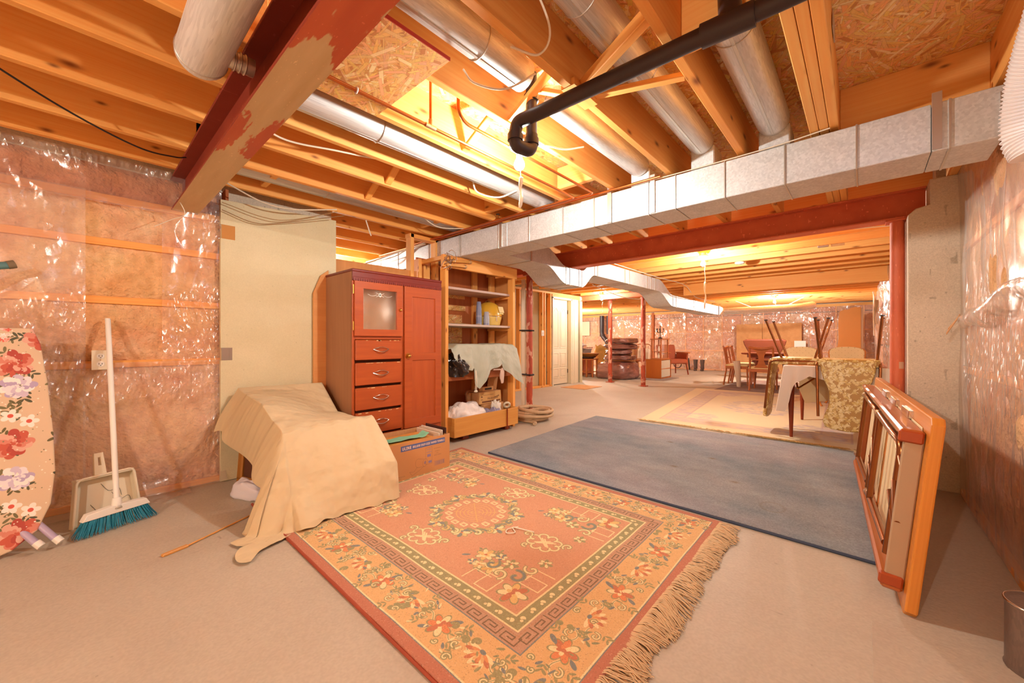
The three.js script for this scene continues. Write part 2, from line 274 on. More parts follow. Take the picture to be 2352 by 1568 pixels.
part('rim_joist', bb(0.42, YJ, 3.1, 0.46, YS, -4.0, 0.003), spruce2, ceiling);
part('joist_hanger', bb(-0.094, 2.25, -2.0, -0.09, 2.32, -2.12, 0.001), galvEdge, ceiling, 'galvanized steel joist hanger');
for (let z = -4.5, k = 0; z > -14.6; z -= 0.406, k++) joist(z > -8.2 ? -5.1 : -9.6, z - 0.019, XF + 0.15, z + 0.019);
// cross bridging between the near joists and solid blocking
for (let i = 0; i < NEARX.length - 1; i++) {
  const a = NEARX[i + 1] + 0.02, b = NEARX[i] - 0.02, z = -1.42 - (i % 3) * 0.05; if (i > 7 || i === 0 || i === 3 || i === 6) continue;
  part('bridging', board(V(a, YJ + 0.015, z), V(b, YS - 0.02, z), 0.045, 0.02, V(0, 0, 1)), sprucePale, ceiling);
  if (i !== 2) part('bridging', board(V(b, YJ + 0.015, z - 0.06), V(a, YS - 0.02, z - 0.06), 0.045, 0.02, V(0, 0, 1)), sprucePale, ceiling);
}
part('bridging', board(V(-0.937, YJ + 0.02, -1.5), V(-0.558, YJ + 0.045, -1.34), 0.04, 0.05, V(0, 0, 1)), sprucePale, ceiling);
part('bridging', board(V(-0.558, YJ + 0.012, -1.71), V(-0.937, YJ + 0.03, -1.59), 0.04, 0.022, V(0, 0, 1)), sprucePale, ceiling);
part('blocking', bb(-0.52, YJ + 0.005, -1.545, -0.215, YS, -1.585, 0.003), sprucePale, ceiling);
part('blocking', bb(-0.99, YJ - 0.002, -1.42, -0.92, YJ + 0.03, -1.62, 0.002), sprucePale, ceiling);
for (const [x, z] of [[-3.14, -0.9], [-3.14, -2.3], [-2.35, -2.42], [-1.55, -2.42]]) part('blocking', bb(x - 0.17, YJ + 0.04, z, x + 0.17, YJ + 0.2, z - 0.04, 0.003), spruce, ceiling);
for (let i = 0; i < 9; i++) part('bridging', board(V(-1.2 - (i % 3), YJ + 0.015, -4.53 - i * 0.406), V(-1.2 - (i % 3) + 0.05, YS - 0.02, -4.87 - i * 0.406), 0.045, 0.02, V(1, 0, 0)), sprucePale, ceiling);
const osbPatch = part('soffit_sheet', bb(-1.76, YJ - 0.013, -0.56, -1.2, YJ - 0.001, -0.97, 0.001), osb, ceiling, 'strand board sheet nailed under the joists');
part('soffit_edge', bb(-1.2, YJ - 0.014, -0.56, -1.196, YJ, -0.97, 0.0005), std({ color: 0xb83020, roughness: 0.7 }), ceiling, 'red painted edge of the sheet');

function iBeam(name, label, x0, x1, zc, y0, y1, w, botMat) {
  const steel = botMat ? redSteelDark : redSteel;
  const t = thing(name, label, 'beam', [0, 0, 0]);
  part('web', bb(x0, y0 + 0.012, zc - 0.005, x1, y1 - 0.012, zc + 0.005, 0), steel, t);
  part('top_flange', bb(x0, y1 - 0.013, zc - w / 2, x1, y1, zc + w / 2, 0.002), steel, t);
  part('bottom_flange', bb(x0, y0, zc - w / 2, x1, y0 + 0.013, zc + w / 2, 0.003), steel, t);
  if (botMat) { const L = x1 - x0, g = new THREE.PlaneGeometry(L, w - 0.004); rot(g, Math.PI / 2); const uv = g.attributes.uv; for (let i = 0; i < uv.count; i++) uv.setXY(i, (1 - uv.getX(i)) * 3.4, uv.getY(i) * 0.16); mv(g, (x0 + x1) / 2, y0 - 0.0006, zc); part('flange_underside', g, botMat, t, 'worn beige underside with patches of red primer'); }
  return t;
}
iBeam('steel_beam', 'red primed steel I-beam nearest the camera, with a scuffed beige and red underside', -3.5, 1.0, -0.488, 1.88, YJ - 0.001, 0.14, flangeMat);
iBeam('steel_beam', 'dark red steel I-beam resting on the concrete pier, with the metal duct dipping under it', -3.7, 0.33, -4.09, 1.9, YJ - 0.001, 0.14);
iBeam('steel_beam', 'far dark red steel beam over the two slim red posts near the bare bulb', -9.0, -3.4, -8.3, 1.985, YJ - 0.001, 0.14);
{ const g = single('timber_beam', bb(-2.6, 1.885, -7.86, XF + 0.1, YJ - 0.002, -7.94, 0.004), spruce, 'wide knotty timber beam dropped below the joists in the far room', 'beam'); }

// ---------- walls ----------
// fluffy batt: bulged grid in the plane x = const (facing +x) or z = const (facing +z)
function battGeo(a0, a1, y0, y1, at, axis, amp = 0.03, res = 0.035, face = 1) {
  const nu = Math.max(4, Math.round(Math.abs(a1 - a0) / res)), nv = Math.max(4, Math.round((y1 - y0) / res));
  const g = grid(nu, nv, (u, v) => {
    const a = lerp(a0, a1, u), y = lerp(y0, y1, v), e = Math.min(1, 8 * Math.min(u, 1 - u), 5 * Math.min(v, 1 - v));
    const b = (0.35 * amp + amp * (fbm3(a * 3.1, y * 3.1, at, 4) * 1.6 - 0.4)) * Math.sqrt(Math.max(0.02, e)) * face;
    return axis === 'x' ? [at + b, y, a, a, y] : [a, y, at + b, a, y];
  }); return g;
}
// polythene sheet: loosely bulging grid with gathers
function sheetGeo(a0, a1, y0, y1, at, axis, { amp = 0.025, f = 1.7, gather = 0, face = 1, res = 0.03, wave = 0, drop = 0 } = {}) {
  const nu = Math.max(6, Math.round(Math.abs(a1 - a0) / res)), nv = Math.max(6, Math.round((y1 - y0) / res));
  return grid(nu, nv, (u, v) => {
    const a = lerp(a0, a1, u), y = lerp(y0, y1, v);
    let b = amp * (fbm3(a * f + 11, y * f * 0.8, at * 3, 3) * 1.5 - 0.35) + gather * Math.pow(0.5 + 0.5 * Math.sin(a * 46 + 5 * fbm3(a * 2, y * 1.6, 4, 2)), 2) * (0.3 + 0.7 * vn(a * 5, y * 2));
    b += wave * Math.pow(Math.abs(Math.sin(a * 9 + y * 3)), 3); b += drop * smooth(0.12, 0, y); b = Math.max(b, -0.01) * face;
    return axis === 'x' ? [at + b, y, a, a, y] : [a, y, at + b, a, y];
  });
}
{ // left wall behind the broom and the ironing board
  const w = struct('wall_left', bb(XL - 0.3, 0, 3.2, XL - 0.1, YS, -1.52, 0), concreteWall);
  const rows = [[0.03, 0.84], [0.88, 1.235], [1.275, 1.59], [1.63, 1.86]];
  for (const [y0, y1] of rows) for (const [z0, z1] of [[3.1, 1.2], [1.2, 0.28], [0.28, -0.71]]) part('insulation_batt', battGeo(z0, z1, y0, y1, XL - 0.02, 'x', 0.035), insulation, w);
  for (const y of [0.86, 1.255, 1.61, 1.88]) part('strapping', bb(XL - 0.08, y - 0.022, 3.1, XL - 0.005 + rr(0, 0.01), y + 0.022, -0.71, 0.002), spruce2, w);
  part('bottom_plate', bb(XL - 0.1, 0, 3.1, XL, 0.038, -0.7), spruce2, w);
  part('insulation_batt', battGeo(3.1, -0.71, 1.9, 2.1, XL - 0.08, 'x', 0.05), insulationPink, w);
  part('plastic_sheet', sheetGeo(3.0, -0.03, 0.01, 1.9, XL + 0.025, 'x', { amp: 0.05, gather: 0.012, drop: 0.1 }), poly, w);
  part('plastic_sheet', sheetGeo(3.0, -0.69, 1.84, 2.12, XL + 0.012, 'x', { amp: 0.05, f: 2.4 }), poly, w);
  part('plastic_sheet', sheetGeo(-0.37, -0.71, 0.86, 1.84, XL + 0.018, 'x', { amp: 0.03, gather: 0.012, res: 0.015 }), polyThin, w);
  part('plastic_sheet', sheetGeo(-0.02, -0.71, 0.02, 0.87, XL + 0.02, 'x', { amp: 0.03, f: 2.2, drop: 0.06 }), poly, w);
  part('plastic_sheet', grid(26, 8, (u, v) => { const z = lerp(0.02, -0.5, u), x = XL + 0.03 + v * (0.16 + 0.05 * vn(u * 7, 1)); return [x, 0.008 + 0.02 * fbm3(u * 12, v * 5, 3, 2), z, z, x]; }), polyThin, w, 'loose plastic skirt on the floor');
  part('end_stud', bb(XL - 0.1, 0, -0.715, XL + 0.012, YJ, -0.735, 0.002), darkPly, w);
}
{ // back wall behind the camera and the outer shell
  const w = struct('wall_back', bb(-9.9, 0, 3.0, 1.1, YS, 3.2, 0), drywall);
  struct('wall_outer', bb(-9.9, 0, 3.2, -9.7, YS, -15.1, 0), concreteWall);
  const l = struct('wall_utility', bb(-6.7, 0, 3.0, -6.6, YS, -8.3, 0), darkPly);
}
{ // partition behind the cabinet and the shelves
  const p = struct('wall_partition');
  part('plywood_sheet', bb(XL - 0.03, 0, -1.5, XL - 0.01, 1.73, -2.36, 0.002), plywood, p);
  part('plywood_sheet', bb(XL - 0.12, 0, -2.42, XL - 0.1, 1.9, -3.62, 0.002), darkPly, p);
  for (const [y0, y1] of [[1.5, 1.62], [1.36, 1.42], [0.98, 1.31], [0.82, 0.93]]) part('backing_strip', bb(XL - 0.098, y0, -2.47, XL - 0.086, y1, -3.0 - rr(0, 0.12), 0.002), osb, p, 'strand board backing strip');
  for (const [z, y] of [[-2.29, YJ], [-2.385, 1.86], [-2.6, YJ]]) part('stud', bb(XL - 0.07, 0, z + 0.02, XL + 0.02, y, z - 0.02), spruce, p);
  part('stud', bb(XL - 0.1, 0, -3.2, XL - 0.06, 1.85, -3.27), spruce, p);
  part('top_plate', bb(XL - 0.07, YJ - 0.04, -2.26, XL + 0.02, YJ, -2.66), sprucePale, p);
  part('side_sheet', bb(XL - 0.12, 0.0, -3.55, -3.16, 1.8, -3.57, 0.002), plywood, p, 'plywood end panel beside the shelves');
}
{ // stud wall with the white door
  const w = struct('wall_studs');
  part('drywall_sheet', bb(-5.32, 0, -4.6, -5.3, YJ, -7.12, 0), drywall, w);
  part('bottom_plate', bb(-5.28, 0, -4.4, -5.18, 0.04, -7.12), spruce, w);
  part('top_plate', bb(-5.28, YJ - 0.04, -4.4, -5.18, YJ, -8.3), spruce, w);
  for (const z of [-4.5, -4.9, -5.3, -5.62, -6.0, -6.36, -6.76, -6.84, -7.05]) part('stud', bb(-5.28, 0.04, z + 0.02, -5.18, YJ - 0.04, z - 0.02), lumber(), w);
  part('light_switch', [bb(-5.185, 1.12, -6.7, -5.165, 1.24, -6.78, 0.004), bb(-5.166, 1.16, -6.73, -5.155, 1.2, -6.75, 0.002)], whitePlastic, w, 'white light switch');
  part('header', bb(-5.28, 2.0, -7.1, -5.18, YJ - 0.04, -8.3), spruce2, w);
  part('jamb_side', bb(-5.34, 0, -7.09, -5.16, 2.0, -7.13, 0.003), creamPlastic, w); part('jamb_side', bb(-5.34, 0, -7.83, -5.16, 2.0, -7.87, 0.003), creamPlastic, w);
  part('door_casing', bb(-5.165, 0, -7.87, -5.15, 2.0, -8.12, 0.004), creamPlastic, w); part('door_casing', bb(-5.155, 0, -7.93, -5.135, 2.0, -8.02, 0.005), creamPlastic, w);
  part('jamb_head', bb(-5.34, 1.97, -7.09, -5.16, 2.01, -7.87, 0.003), creamPlastic, w);
  part('drywall_return', bb(-9.7, 0, -8.22, -5.16, YJ, -8.32, 0), drywall, w);
  const d = struct('door_1', bb(-5.3, 0.015, -7.14, -5.265, 1.965, -7.82, 0.003), creamPlastic);
  const arch = (z0, z1, y0, y1, a) => { const o = [[z0, y0], [z1, y0], [z1, y1]]; for (let k = 1; k < 10; k++) { const t = k / 10; o.push([lerp(z1, z0, t), y1 + a * Math.sin(Math.PI * t) ** 2]); } o.push([z0, y1]); return o; };
  for (const [z0, z1] of [[-7.46, -7.22], [-7.76, -7.52]]) for (const [y0, y1, a] of [[0.15, 0.38, 0], [0.42, 0.74, 0], [0.84, 1.72, 0.07]]) {
    const o = arch(z0, z1, y0, y1, a), inn = arch(z0 + 0.02, z1 - 0.02, y0 + 0.02, y1 - 0.02, a);
    part('door_panel', [extrudeX(o, -5.267, -5.261, 0.002, [inn]), extrudeX(arch(z0 + 0.045, z1 - 0.045, y0 + 0.045, y1 - 0.045, a), -5.267, -5.262, 0.003)], creamPlastic, d);
  }
  for (const y of [0.3, 1.7]) part('hinge', mv(cyl(0.008, 0.008, 0.09, 10), -5.258, y, -7.825), darkMetal, d);
}
{ // insulated far wall
  const w = struct('wall_far', bb(-9.9, 0, ZF - 0.2, 1.1, YS, ZF - 0.4, 0), concreteWall);
  const xs = []; for (let x = -9.6; x < XF; x += 0.6) xs.push(x);
  xs.forEach((x, i) => { for (const [y0, y1] of [[0.04, 0.66], [0.7, 1.32], [1.36, 1.86], [1.88, 2.1]]) part('insulation_batt', battGeo(x + 0.02, Math.min(x + 0.58, XF + 0.1), y0, y1, ZF - 0.03, 'z', 0.05, 0.07), i % 2 ? insulation : insulationPink, w); part('stud', bb(x - 0.019, 0, ZF - 0.1, x + 0.019, YJ, ZF - 0.005), spruce2, w); });
  for (const y of [0.68, 1.34]) part('strapping', bb(-9.6, y - 0.02, ZF - 0.03, XF, y + 0.02, ZF + 0.004), spruce2, w);
  part('bottom_plate', bb(-9.6, 0, ZF - 0.1, XF, 0.04, ZF + 0.01), spruce2, w); part('top_plate', bb(-9.6, 2.02, ZF - 0.08, XF, 2.1, ZF + 0.03), spruce, w);
  for (const [a, b] of [[-9.6, -6.05], [-5.9, -3.4], [-3.5, -1.2], [-1.25, XF]]) part('plastic_sheet', sheetGeo(a, b, 0.01, 2.02, ZF + 0.035, 'z', { amp: 0.07, gather: 0.014, res: 0.05 }), poly, w);
  part('corner_post', bb(-6.03, 0, ZF - 0.05, -5.95, YJ, ZF + 0.05), darkPly, w);
}
{ // right wall: near stretch, concrete pier, far stretch
  const w = struct('wall_right', bb(XR + 0.13, 0, 3.2, XR + 0.22, YS, -4.35, 0), concreteWall);
  // a small basement window high in this wall, past the edge of the photograph
  w.geometry = merge([bb(XR + 0.13, 0, 3.2, XR + 0.22, 1.62, -4.35, 0), bb(XR + 0.13, 1.62, 3.2, XR + 0.22, YS, -1.0, 0), bb(XR + 0.13, 1.62, -2.3, XR + 0.22, YS, -4.35, 0), bb(XR + 0.13, 2.06, -1.0, XR + 0.22, YS, -2.3, 0)]);
  for (const [y0, y1] of [[0.04, 0.8], [0.84, 1.58]]) for (const [z0, z1] of [[3.1, 1.4], [1.4, -0.4], [-0.4, -1.7], [-1.7, -2.7], [-2.7, -3.86]]) part('insulation_batt', battGeo(z0, z1, y0, y1, XR + 0.03, 'x', 0.03, 0.045, -1), insulation, w);
  for (const [z0, z1] of [[3.1, -0.97], [-2.34, -3.86]]) part('insulation_batt', battGeo(z0, z1, 1.62, 2.1, XR + 0.03, 'x', 0.03, 0.045, -1), insulation, w);
  for (const y of [0.82, 1.6]) part('strapping', bb(XR + 0.01, y - 0.02, 3.1, XR + 0.08, y + 0.02, -3.86), spruce2, w);
  part('bottom_plate', bb(XR, 0, 3.1, XR + 0.1, 0.04, -3.86), spruce2, w);
  part('plastic_sheet', sheetGeo(-2.36, -3.9, 0.01, 2.1, XR + 0.012, 'x', { amp: 0.04, gather: 0.004, face: -1, res: 0.016 }), polySmooth, w);
  part('plastic_sheet', sheetGeo(3.0, -2.36, 0.01, 1.6, XR + 0.012, 'x', { amp: 0.03, gather: 0.01, face: -1, res: 0.04 }), poly, w);
  part('plastic_fold', grid(40, 16, (u, v) => { const z = lerp(-2.3, -3.62, u), r = 0.026 + 0.022 * Math.sin(u * Math.PI) + 0.016 * vn(u * 14, v * 5), a = v * Math.PI * 1.25 - 0.3; return [XR - 0.005 - r * Math.sin(a) * 1.1, 1.2 - 0.1 * u + 0.02 * Math.sin(u * 9) + r * Math.cos(a), z, z, v * 0.3]; }), poly, w, 'bunched roll of loose plastic');
  part('fold_tip', [board(V(XR - 0.09, 1.05, -3.6), V(XR - 0.04, 1.16, -3.56), 0.05, 0.004, V(0, 0, 1), 0.001), board(V(XR - 0.08, 1.08, -3.63), V(XR - 0.04, 1.15, -3.6), 0.03, 0.003, V(0, 0, 1), 0.001)], cardboard, w, 'scrap of tan tape on the fold');
  const win = struct('window_1', [bb(XR + 0.15, 1.62, -1.0, XR + 0.21, 1.65, -2.3), bb(XR + 0.15, 2.03, -1.0, XR + 0.21, 2.06, -2.3), bb(XR + 0.15, 1.65, -1.0, XR + 0.21, 2.03, -1.03), bb(XR + 0.15, 1.65, -2.27, XR + 0.21, 2.03, -2.3)].reduce((a, g) => a ? merge([a, g]) : g, null), whitePlastic);
  part('pane', bb(XR + 0.18, 1.65, -1.03, XR + 0.184, 2.03, -2.27, 0), glassPane, win);
  const p = struct('pier_wall', extrude([[0.235, 0], [0.62, 0], [0.62, 2.1], [0.34, 2.1], [0.34, 1.93], [0.27, 1.915], [0.235, 1.88]], 0.42, 0.006).translate(0, 0, -4.31), concreteWall);
  const f = struct('wall_right_far', merge([bb(XF + 0.12, 0, -4.9, XF + 0.3, YS, -15.1, 0), bb(XF + 0.12, 0, -4.3, XF + 0.3, 1.2, -4.9, 0), bb(XF + 0.12, 2.0, -4.3, XF + 0.3, YS, -4.9, 0)]), concreteWall);
  for (let z = -5.0; z > -14.5; z -= 1.2) for (const [y0, y1] of [[0.04, 0.9], [0.94, 2.1]]) part('insulation_batt', battGeo(z, Math.max(z - 1.18, ZF), y0, y1, XF + 0.03, 'x', 0.04, 0.08, -1), insulationPink, f);
  part('plastic_sheet', sheetGeo(-4.95, -9.6, 0.01, 2.1, XF + 0.01, 'x', { amp: 0.07, gather: 0.02, face: -1, res: 0.035 }), poly, f);
  part('plastic_sheet', sheetGeo(-9.5, ZF, 0.01, 2.1, XF + 0.01, 'x', { amp: 0.12, gather: 0.025, face: -1, res: 0.045 }), poly, f);
  part('plastic_pouch', blob(0.09, 0.2, 0.26, 0.25, 2.5, 3, 24, -1).translate(XF - 0.02, 1.2, -8.3), poly, f, 'bulging pouch of plastic');
  const w2 = struct('window_2', merge([bb(XF + 0.12, 1.2, -4.32, XF + 0.2, 1.23, -4.9), bb(XF + 0.12, 1.97, -4.32, XF + 0.2, 2.0, -4.9), bb(XF + 0.02, 1.2, -4.86, XF + 0.2, 2.0, -4.9)]), whitePlastic);
  part('pane', bb(XF + 0.16, 1.23, -4.32, XF + 0.164, 1.97, -4.87, 0), glassPane, w2);
  part('latch', bb(XF + 0.03, 1.44, -4.82, XF + 0.07, 1.5, -4.86), darkMetal, w2);
  struct('ground', bb(0.7, -0.4, 3.4, 14, 1.25, -15.2, 0), std({ color: 0x8a8f80, roughness: 1 }));
}
// ---------- lamps ----------
const lampLabels = [
  'bare bulb in a white lampholder under the joists, hanging below the black pipe trap',
  'bare bulb with a long pull string just beyond the dark red beam',
  'bare bulb farthest down the room, near the insulated end wall',
  'bare bulb by the far red beam, left of the two slim red posts',
  'bare bulb in a white lampholder over the floor behind the camera', 'bare bulb in a lampholder above the utility space behind the plywood partition',
  'bare bulb in the far left corner, behind the wall with the white door'];
LAMPS.forEach(([x, y, z, k, str], i) => {
  const t = thing('bulb_lamp', lampLabels[i], 'lamp', [x, y, z]);
  const top = (i < 2 || i === 4 ? YJ : YS) - y;
  const b = part('bulb', lathe([[0.0005, -0.034], [0.012, -0.032], [0.022, -0.025], [0.029, -0.012], [0.03, 0], [0.027, 0.012], [0.02, 0.026], [0.015, 0.04], [0.013, 0.05], [0.0005, 0.05]], 24), bulbGlow, t);
  part('socket', mv(cyl(0.017, 0.016, 0.03, 20), 0, 0.06, 0), porcelain, t);
  part('lampholder', mv(lathe([[0.0005, 0], [0.024, 0], [0.03, 0.006], [0.052, 0.02], [0.057, 0.03], [0.057, 0.036], [0.0005, 0.036]], 28), 0, 0.066, 0), porcelain, t);
  part('mounting_box', mv(cyl(0.05, 0.05, Math.max(0.012, top - 0.1), 8), 0, (top + 0.1) / 2, 0), galvEdge, t);
  const pts = [[0.02, 0.062, 0.012]]; for (let s = 1; s <= 8; s++) pts.push([0.028 + 0.006 * Math.sin(s * 2.1 + i), 0.05 - (str * s) / 8, 0.02 + 0.004 * Math.cos(s * 1.7)]);
  const cord = part('pull_string', sweep(pts, (u) => 0.0022 + (u > 0.45 && i < 2 ? 0.006 * Math.abs(Math.sin(u * 9)) * (u < 0.97 ? 1 : 0.6) + 0.003 : 0.0004), { n: 60, sides: 6 }), cableWhite, t);
  const l = new THREE.PointLight(LAMP_TINT, LAMP_POWER * k, 0, 2); l.position.set(0, 0, 0); l.castShadow = true; l.shadow.radius = 1.2; l.shadow.mapSize.set(512, 512); t.add(l);
});

// ---------- sheet metal ducts ----------
{
  const t = thing('main_duct', 'long rectangular galvanized duct crossing the ceiling under the joists', 'duct');
  const seams = [-5.0, -4.6, -4.2, -3.9, -3.58, -3.35, -3.06, -2.51, -2.4, -2.144, -1.79, -1.508, -1.365, -1.089, -0.91, -0.621, -0.323, -0.027, 0.229, 0.285, 0.44];
  for (let i = 0; i < seams.length - 1; i++) part('duct_section', bb(seams[i] + 0.0015, 1.863, -2.6, seams[i + 1] - 0.0015, 2.08, -2.9, 0.003), galv, t);
  for (const [x, w] of [[-4.6, 0.006], [-4.2, 0.012], [-3.58, 0.012], [-3.06, 0.006], [-2.51, 0.012], [-2.144, 0.012], [-1.79, 0.006], [-1.508, 0.007], [-1.089, 0.006], [-0.91, 0.005], [-0.621, 0.007], [-0.323, 0.007], [-0.027, 0.008], [0.285, 0.009]])
    part('standing_seam', [bb(x - w / 2, 1.861, -2.594, x + w / 2, 2.082, -2.601, 0.001), bb(x - w / 2, 1.859, -2.6, x + w / 2, 1.8635, -2.9, 0.001)], galvEdge, t);
  for (const x of [-4.0, -2.475, -1.38, -1.06, 0.245]) part('hanger_strap', bb(x - 0.016, 1.868, -2.59, x + 0.016, YJ + 0.02, -2.5995, 0.0005), galvEdge, t, 'flat sheet metal hanger strap');
  part('end_flap', [bb(0.425, 1.88, -2.592, 0.455, 1.962, -2.6, 0.001), bb(0.425, 1.972, -2.592, 0.455, 2.05, -2.6, 0.001)], galvEdge, t, 'folded tabs at the open end');
}
{
  const t = thing('branch_duct', 'rectangular galvanized duct that dips under the dark red beam and runs toward the far room', 'duct');
  const prof = (z) => { // bottom height along the run
    const k = [[-2.86, 1.863], [-3.52, 1.863], [-3.92, 1.69], [-4.27, 1.69], [-4.58, 1.875], [-6.75, 1.875], [-7.45, 1.655], [-11, 1.655]];
    for (let i = 0; i < k.length - 1; i++) if (z <= k[i][0] && z >= k[i + 1][0]) { const u = (k[i][0] - z) / (k[i][0] - k[i + 1][0]); return lerp(k[i][1], k[i + 1][1], u * u * (3 - 2 * u)); } return 1.655; };
  const H = 0.205, cuts = [-2.902, -3.25, -3.6, -3.92, -4.0, -4.2, -4.27, -4.58, -4.66, -5.45, -5.6, -6.25, -6.42, -6.6, -6.75, -7.45, -7.62, -8.1, -8.65, -8.8, -9.4, -10.0, -10.5];
  const x0 = -3.03, x1 = -2.65;
  for (let i = 0; i < cuts.length - 1; i++) {
    const a = cuts[i] - 0.0015, b = cuts[i + 1] + 0.0015, lo = [], hi = [], n = Math.max(1, Math.round((a - b) / 0.04));
    for (let k = 0; k <= n; k++) { const z = lerp(a, b, k / n); lo.push([z, prof(z)]); hi.push([z, prof(z) + H]); }
    const left = a > -3.3 ? -3.05 : x0; part('duct_section', extrudeX([...lo, ...hi.reverse()], left, x1), galv, t);
  }
  for (const z of [-3.25, -3.92, -4.0, -4.2, -4.27, -4.58, -4.66, -5.45, -5.6, -6.25, -6.42, -6.6, -7.45, -7.62, -8.65, -8.8, -10.0]) { const y = prof(z); part('standing_seam', [bb(x1, y - 0.002, z - 0.012, x1 + 0.006, y + H + 0.002, z + 0.012, 0.001), bb(x0, y - 0.005, z - 0.012, x1, y, z + 0.012, 0.001)], galvEdge, t); }
  const tp = grid(1, 1, () => [0, 0, 0]); // taper to the round pipe
  const q = [[-10.5, 1.655, x0, x1], [-10.78, 1.70, -2.86, -2.62]];
  part('taper', extrudeX([[-10.5, 1.655], [-10.8, 1.68], [-10.8, 1.84], [-10.5, 1.86]], -3.0, -2.63, 0.004), galv, t);
  part('round_run', bent([[-2.72, 1.76, -10.75], [-2.72, 1.76, -10.98], [-1.1, 1.79, -11.15], [-0.9, 1.86, -11.6]], 0.15, 0.085, 18), galvRound, t, 'round galvanized pipe at its far end');
}
function roundDuct(label, x, y, r, z0, z1, seamsAt, boot, gap) {
  const t = thing('round_duct', label, 'duct', [x, y, z0]);
  if (gap) part('pipe', lathe([[0.0005, 0], [r, 0.002], [r, z0 - gap[0] - 0.05], [r * 0.97, z0 - gap[0] - 0.045], [r * 0.95, z0 - gap[0]], [0.0005, z0 - gap[0]]], 28).rotateX(-Math.PI / 2), galvRound, t, 'near length with a crimped end');
  const s0 = gap ? z0 - gap[1] : 0;
  part('pipe', lathe([[gap ? 0.0005 : r * 0.6, s0], [r, s0 + 0.002], [r, z0 - z1 - 0.05], [r * 0.96, z0 - z1 - 0.02], [r * 0.75, z0 - z1], [0.0005, z0 - z1 + 0.012]], 28).rotateX(-Math.PI / 2), galvRound, t);
  for (const s of seamsAt) part('seam_band', mv(rot(new THREE.TorusGeometry(r + 0.0012, 0.003, 6, 32)), 0, 0, s - z0), galvEdge, t);
  part('lengthwise_seam', bb(-0.006, r - 0.002 - 2 * r, -0.02, 0.006, r - 2 * r + 0.002, gap ? gap[0] - z0 + 0.06 : z1 - z0 + 0.05, 0.001), galvEdge, t);
  if (boot) part('boot', [bb(-r * 0.95, 2.08 - y, z1 - z0 + 0.01, r * 0.95, -r * 0.3, z1 - z0 - 0.16, 0.006)], galv, t, 'square boot down to the main duct');
  return t;
}
roundDuct('round galvanized duct between the joists, directly above the near bare bulb', -1.155, 2.21, 0.07, -0.5, -2.62, [-1.08], true, [-1.36, -1.6]);
roundDuct('middle one of three round galvanized ducts by the black pipe, crossed by a wood brace', -0.75, 2.235, 0.072, -0.5, -2.62, [-1.2, -1.72], true);
roundDuct('round galvanized duct under the strand board to the left of the tripled joist', -0.375, 2.225, 0.078, -1.61, -2.62, [-1.7], true);
roundDuct('dull round duct half hidden in the joist bay beside the strand board sheet', -1.975, 2.17, 0.075, -0.5, -2.66, [-1.1], false);
roundDuct('dull round duct in the joist bay above the tall white door slab', -3.14, 2.2, 0.07, -0.5, -2.66, [-1.3], false);
{
  const t = thing('capped_duct', 'short capped round duct hanging beside the scuffed red beam', 'duct', [-1.8, 2.02, -0.295]);
  part('pipe', lathe([[0.0005, 0], [0.05, 0.002], [0.068, 0.012], [0.075, 0.03], [0.075, 1.5], [0.0005, 1.5]], 28).rotateZ(-Math.PI / 2), galv, t);
  part('take_off', mv(rot(cyl(0.03, 0.032, 0.09, 16), Math.PI / 2), 0.1, 0.0, -0.1), galvEdge, t, 'small side take-off collar');
  for (let k = 0; k < 3; k++) part('collar_ring', mv(new THREE.TorusGeometry(0.032, 0.004, 6, 18), 0.1, 0, -0.085 - k * 0.016), galvEdge, t);
  part('seam_band', mv(rot(new THREE.TorusGeometry(0.0755, 0.003, 6, 32), 0, Math.PI / 2), 0.05, 0, 0), galvEdge, t);
  part('strap', [bb(0.5, 0.0, 0.074, 0.52, 0.085, 0.077, 0), bb(0.5, 0.0, -0.077, 0.52, 0.085, -0.074, 0)], galvEdge, t);
}
{
  const t = thing('flexible_hose', 'white ribbed flexible hose curving down the wall at the right end of the main duct', 'hose');
  part('hose', sweep([[0.5, 2.3, -2.0], [0.485, 2.12, -2.2], [0.468, 1.95, -2.34], [0.468, 1.8, -2.4], [0.49, 1.71, -2.4]], (u, l) => 0.075 + 0.004 * Math.sin(l * 480), { n: 420, sides: 24 }), std({ color: 0xf2e6e2, roughness: 0.5 }), t);
}
// ---------- plumbing ----------
{
  const t = thing('drain_pipe', 'black plastic drain pipe with a U-bend trap under the joists', 'pipe');
  part('drain_arm', bent([[0.35, 2.075, -1.5], [-1.12, 2.045, -1.41], [-1.235, 2.045, -1.4], [-1.24, 1.96, -1.4]], 0.05, 0.031, 18, 10), abs, t);
  part('trap_bend', bent([[-1.24, 2.0, -1.4], [-1.24, 1.938, -1.4], [-1.222, 1.938, -1.5], [-1.222, 2.02, -1.5]], 0.05, 0.032, 18, 10), abs, t);
  part('riser', pipe([[-1.222, 1.96, -1.5], [-1.222, 2.32, -1.5]], 0.028, 18), abs, t);
  for (const [x, y, z] of [[-1.24, 1.975, -1.4], [-1.222, 1.985, -1.5], [-1.222, 2.2, -1.5]]) part('hub', mv(cyl(0.037, 0.037, 0.03, 20), x, y, z), abs, t);
  part('tee', [pipe([[-0.26, 2.06, -1.463], [-0.42, 2.06, -1.453]], 0.039, 18), bent([[-0.33, 2.06, -1.458], [-0.345, 2.2, -1.5], [-0.35, 2.33, -1.5]], 0.06, 0.036, 18)], abs, t, 'tee fitting rising through the floor');
}
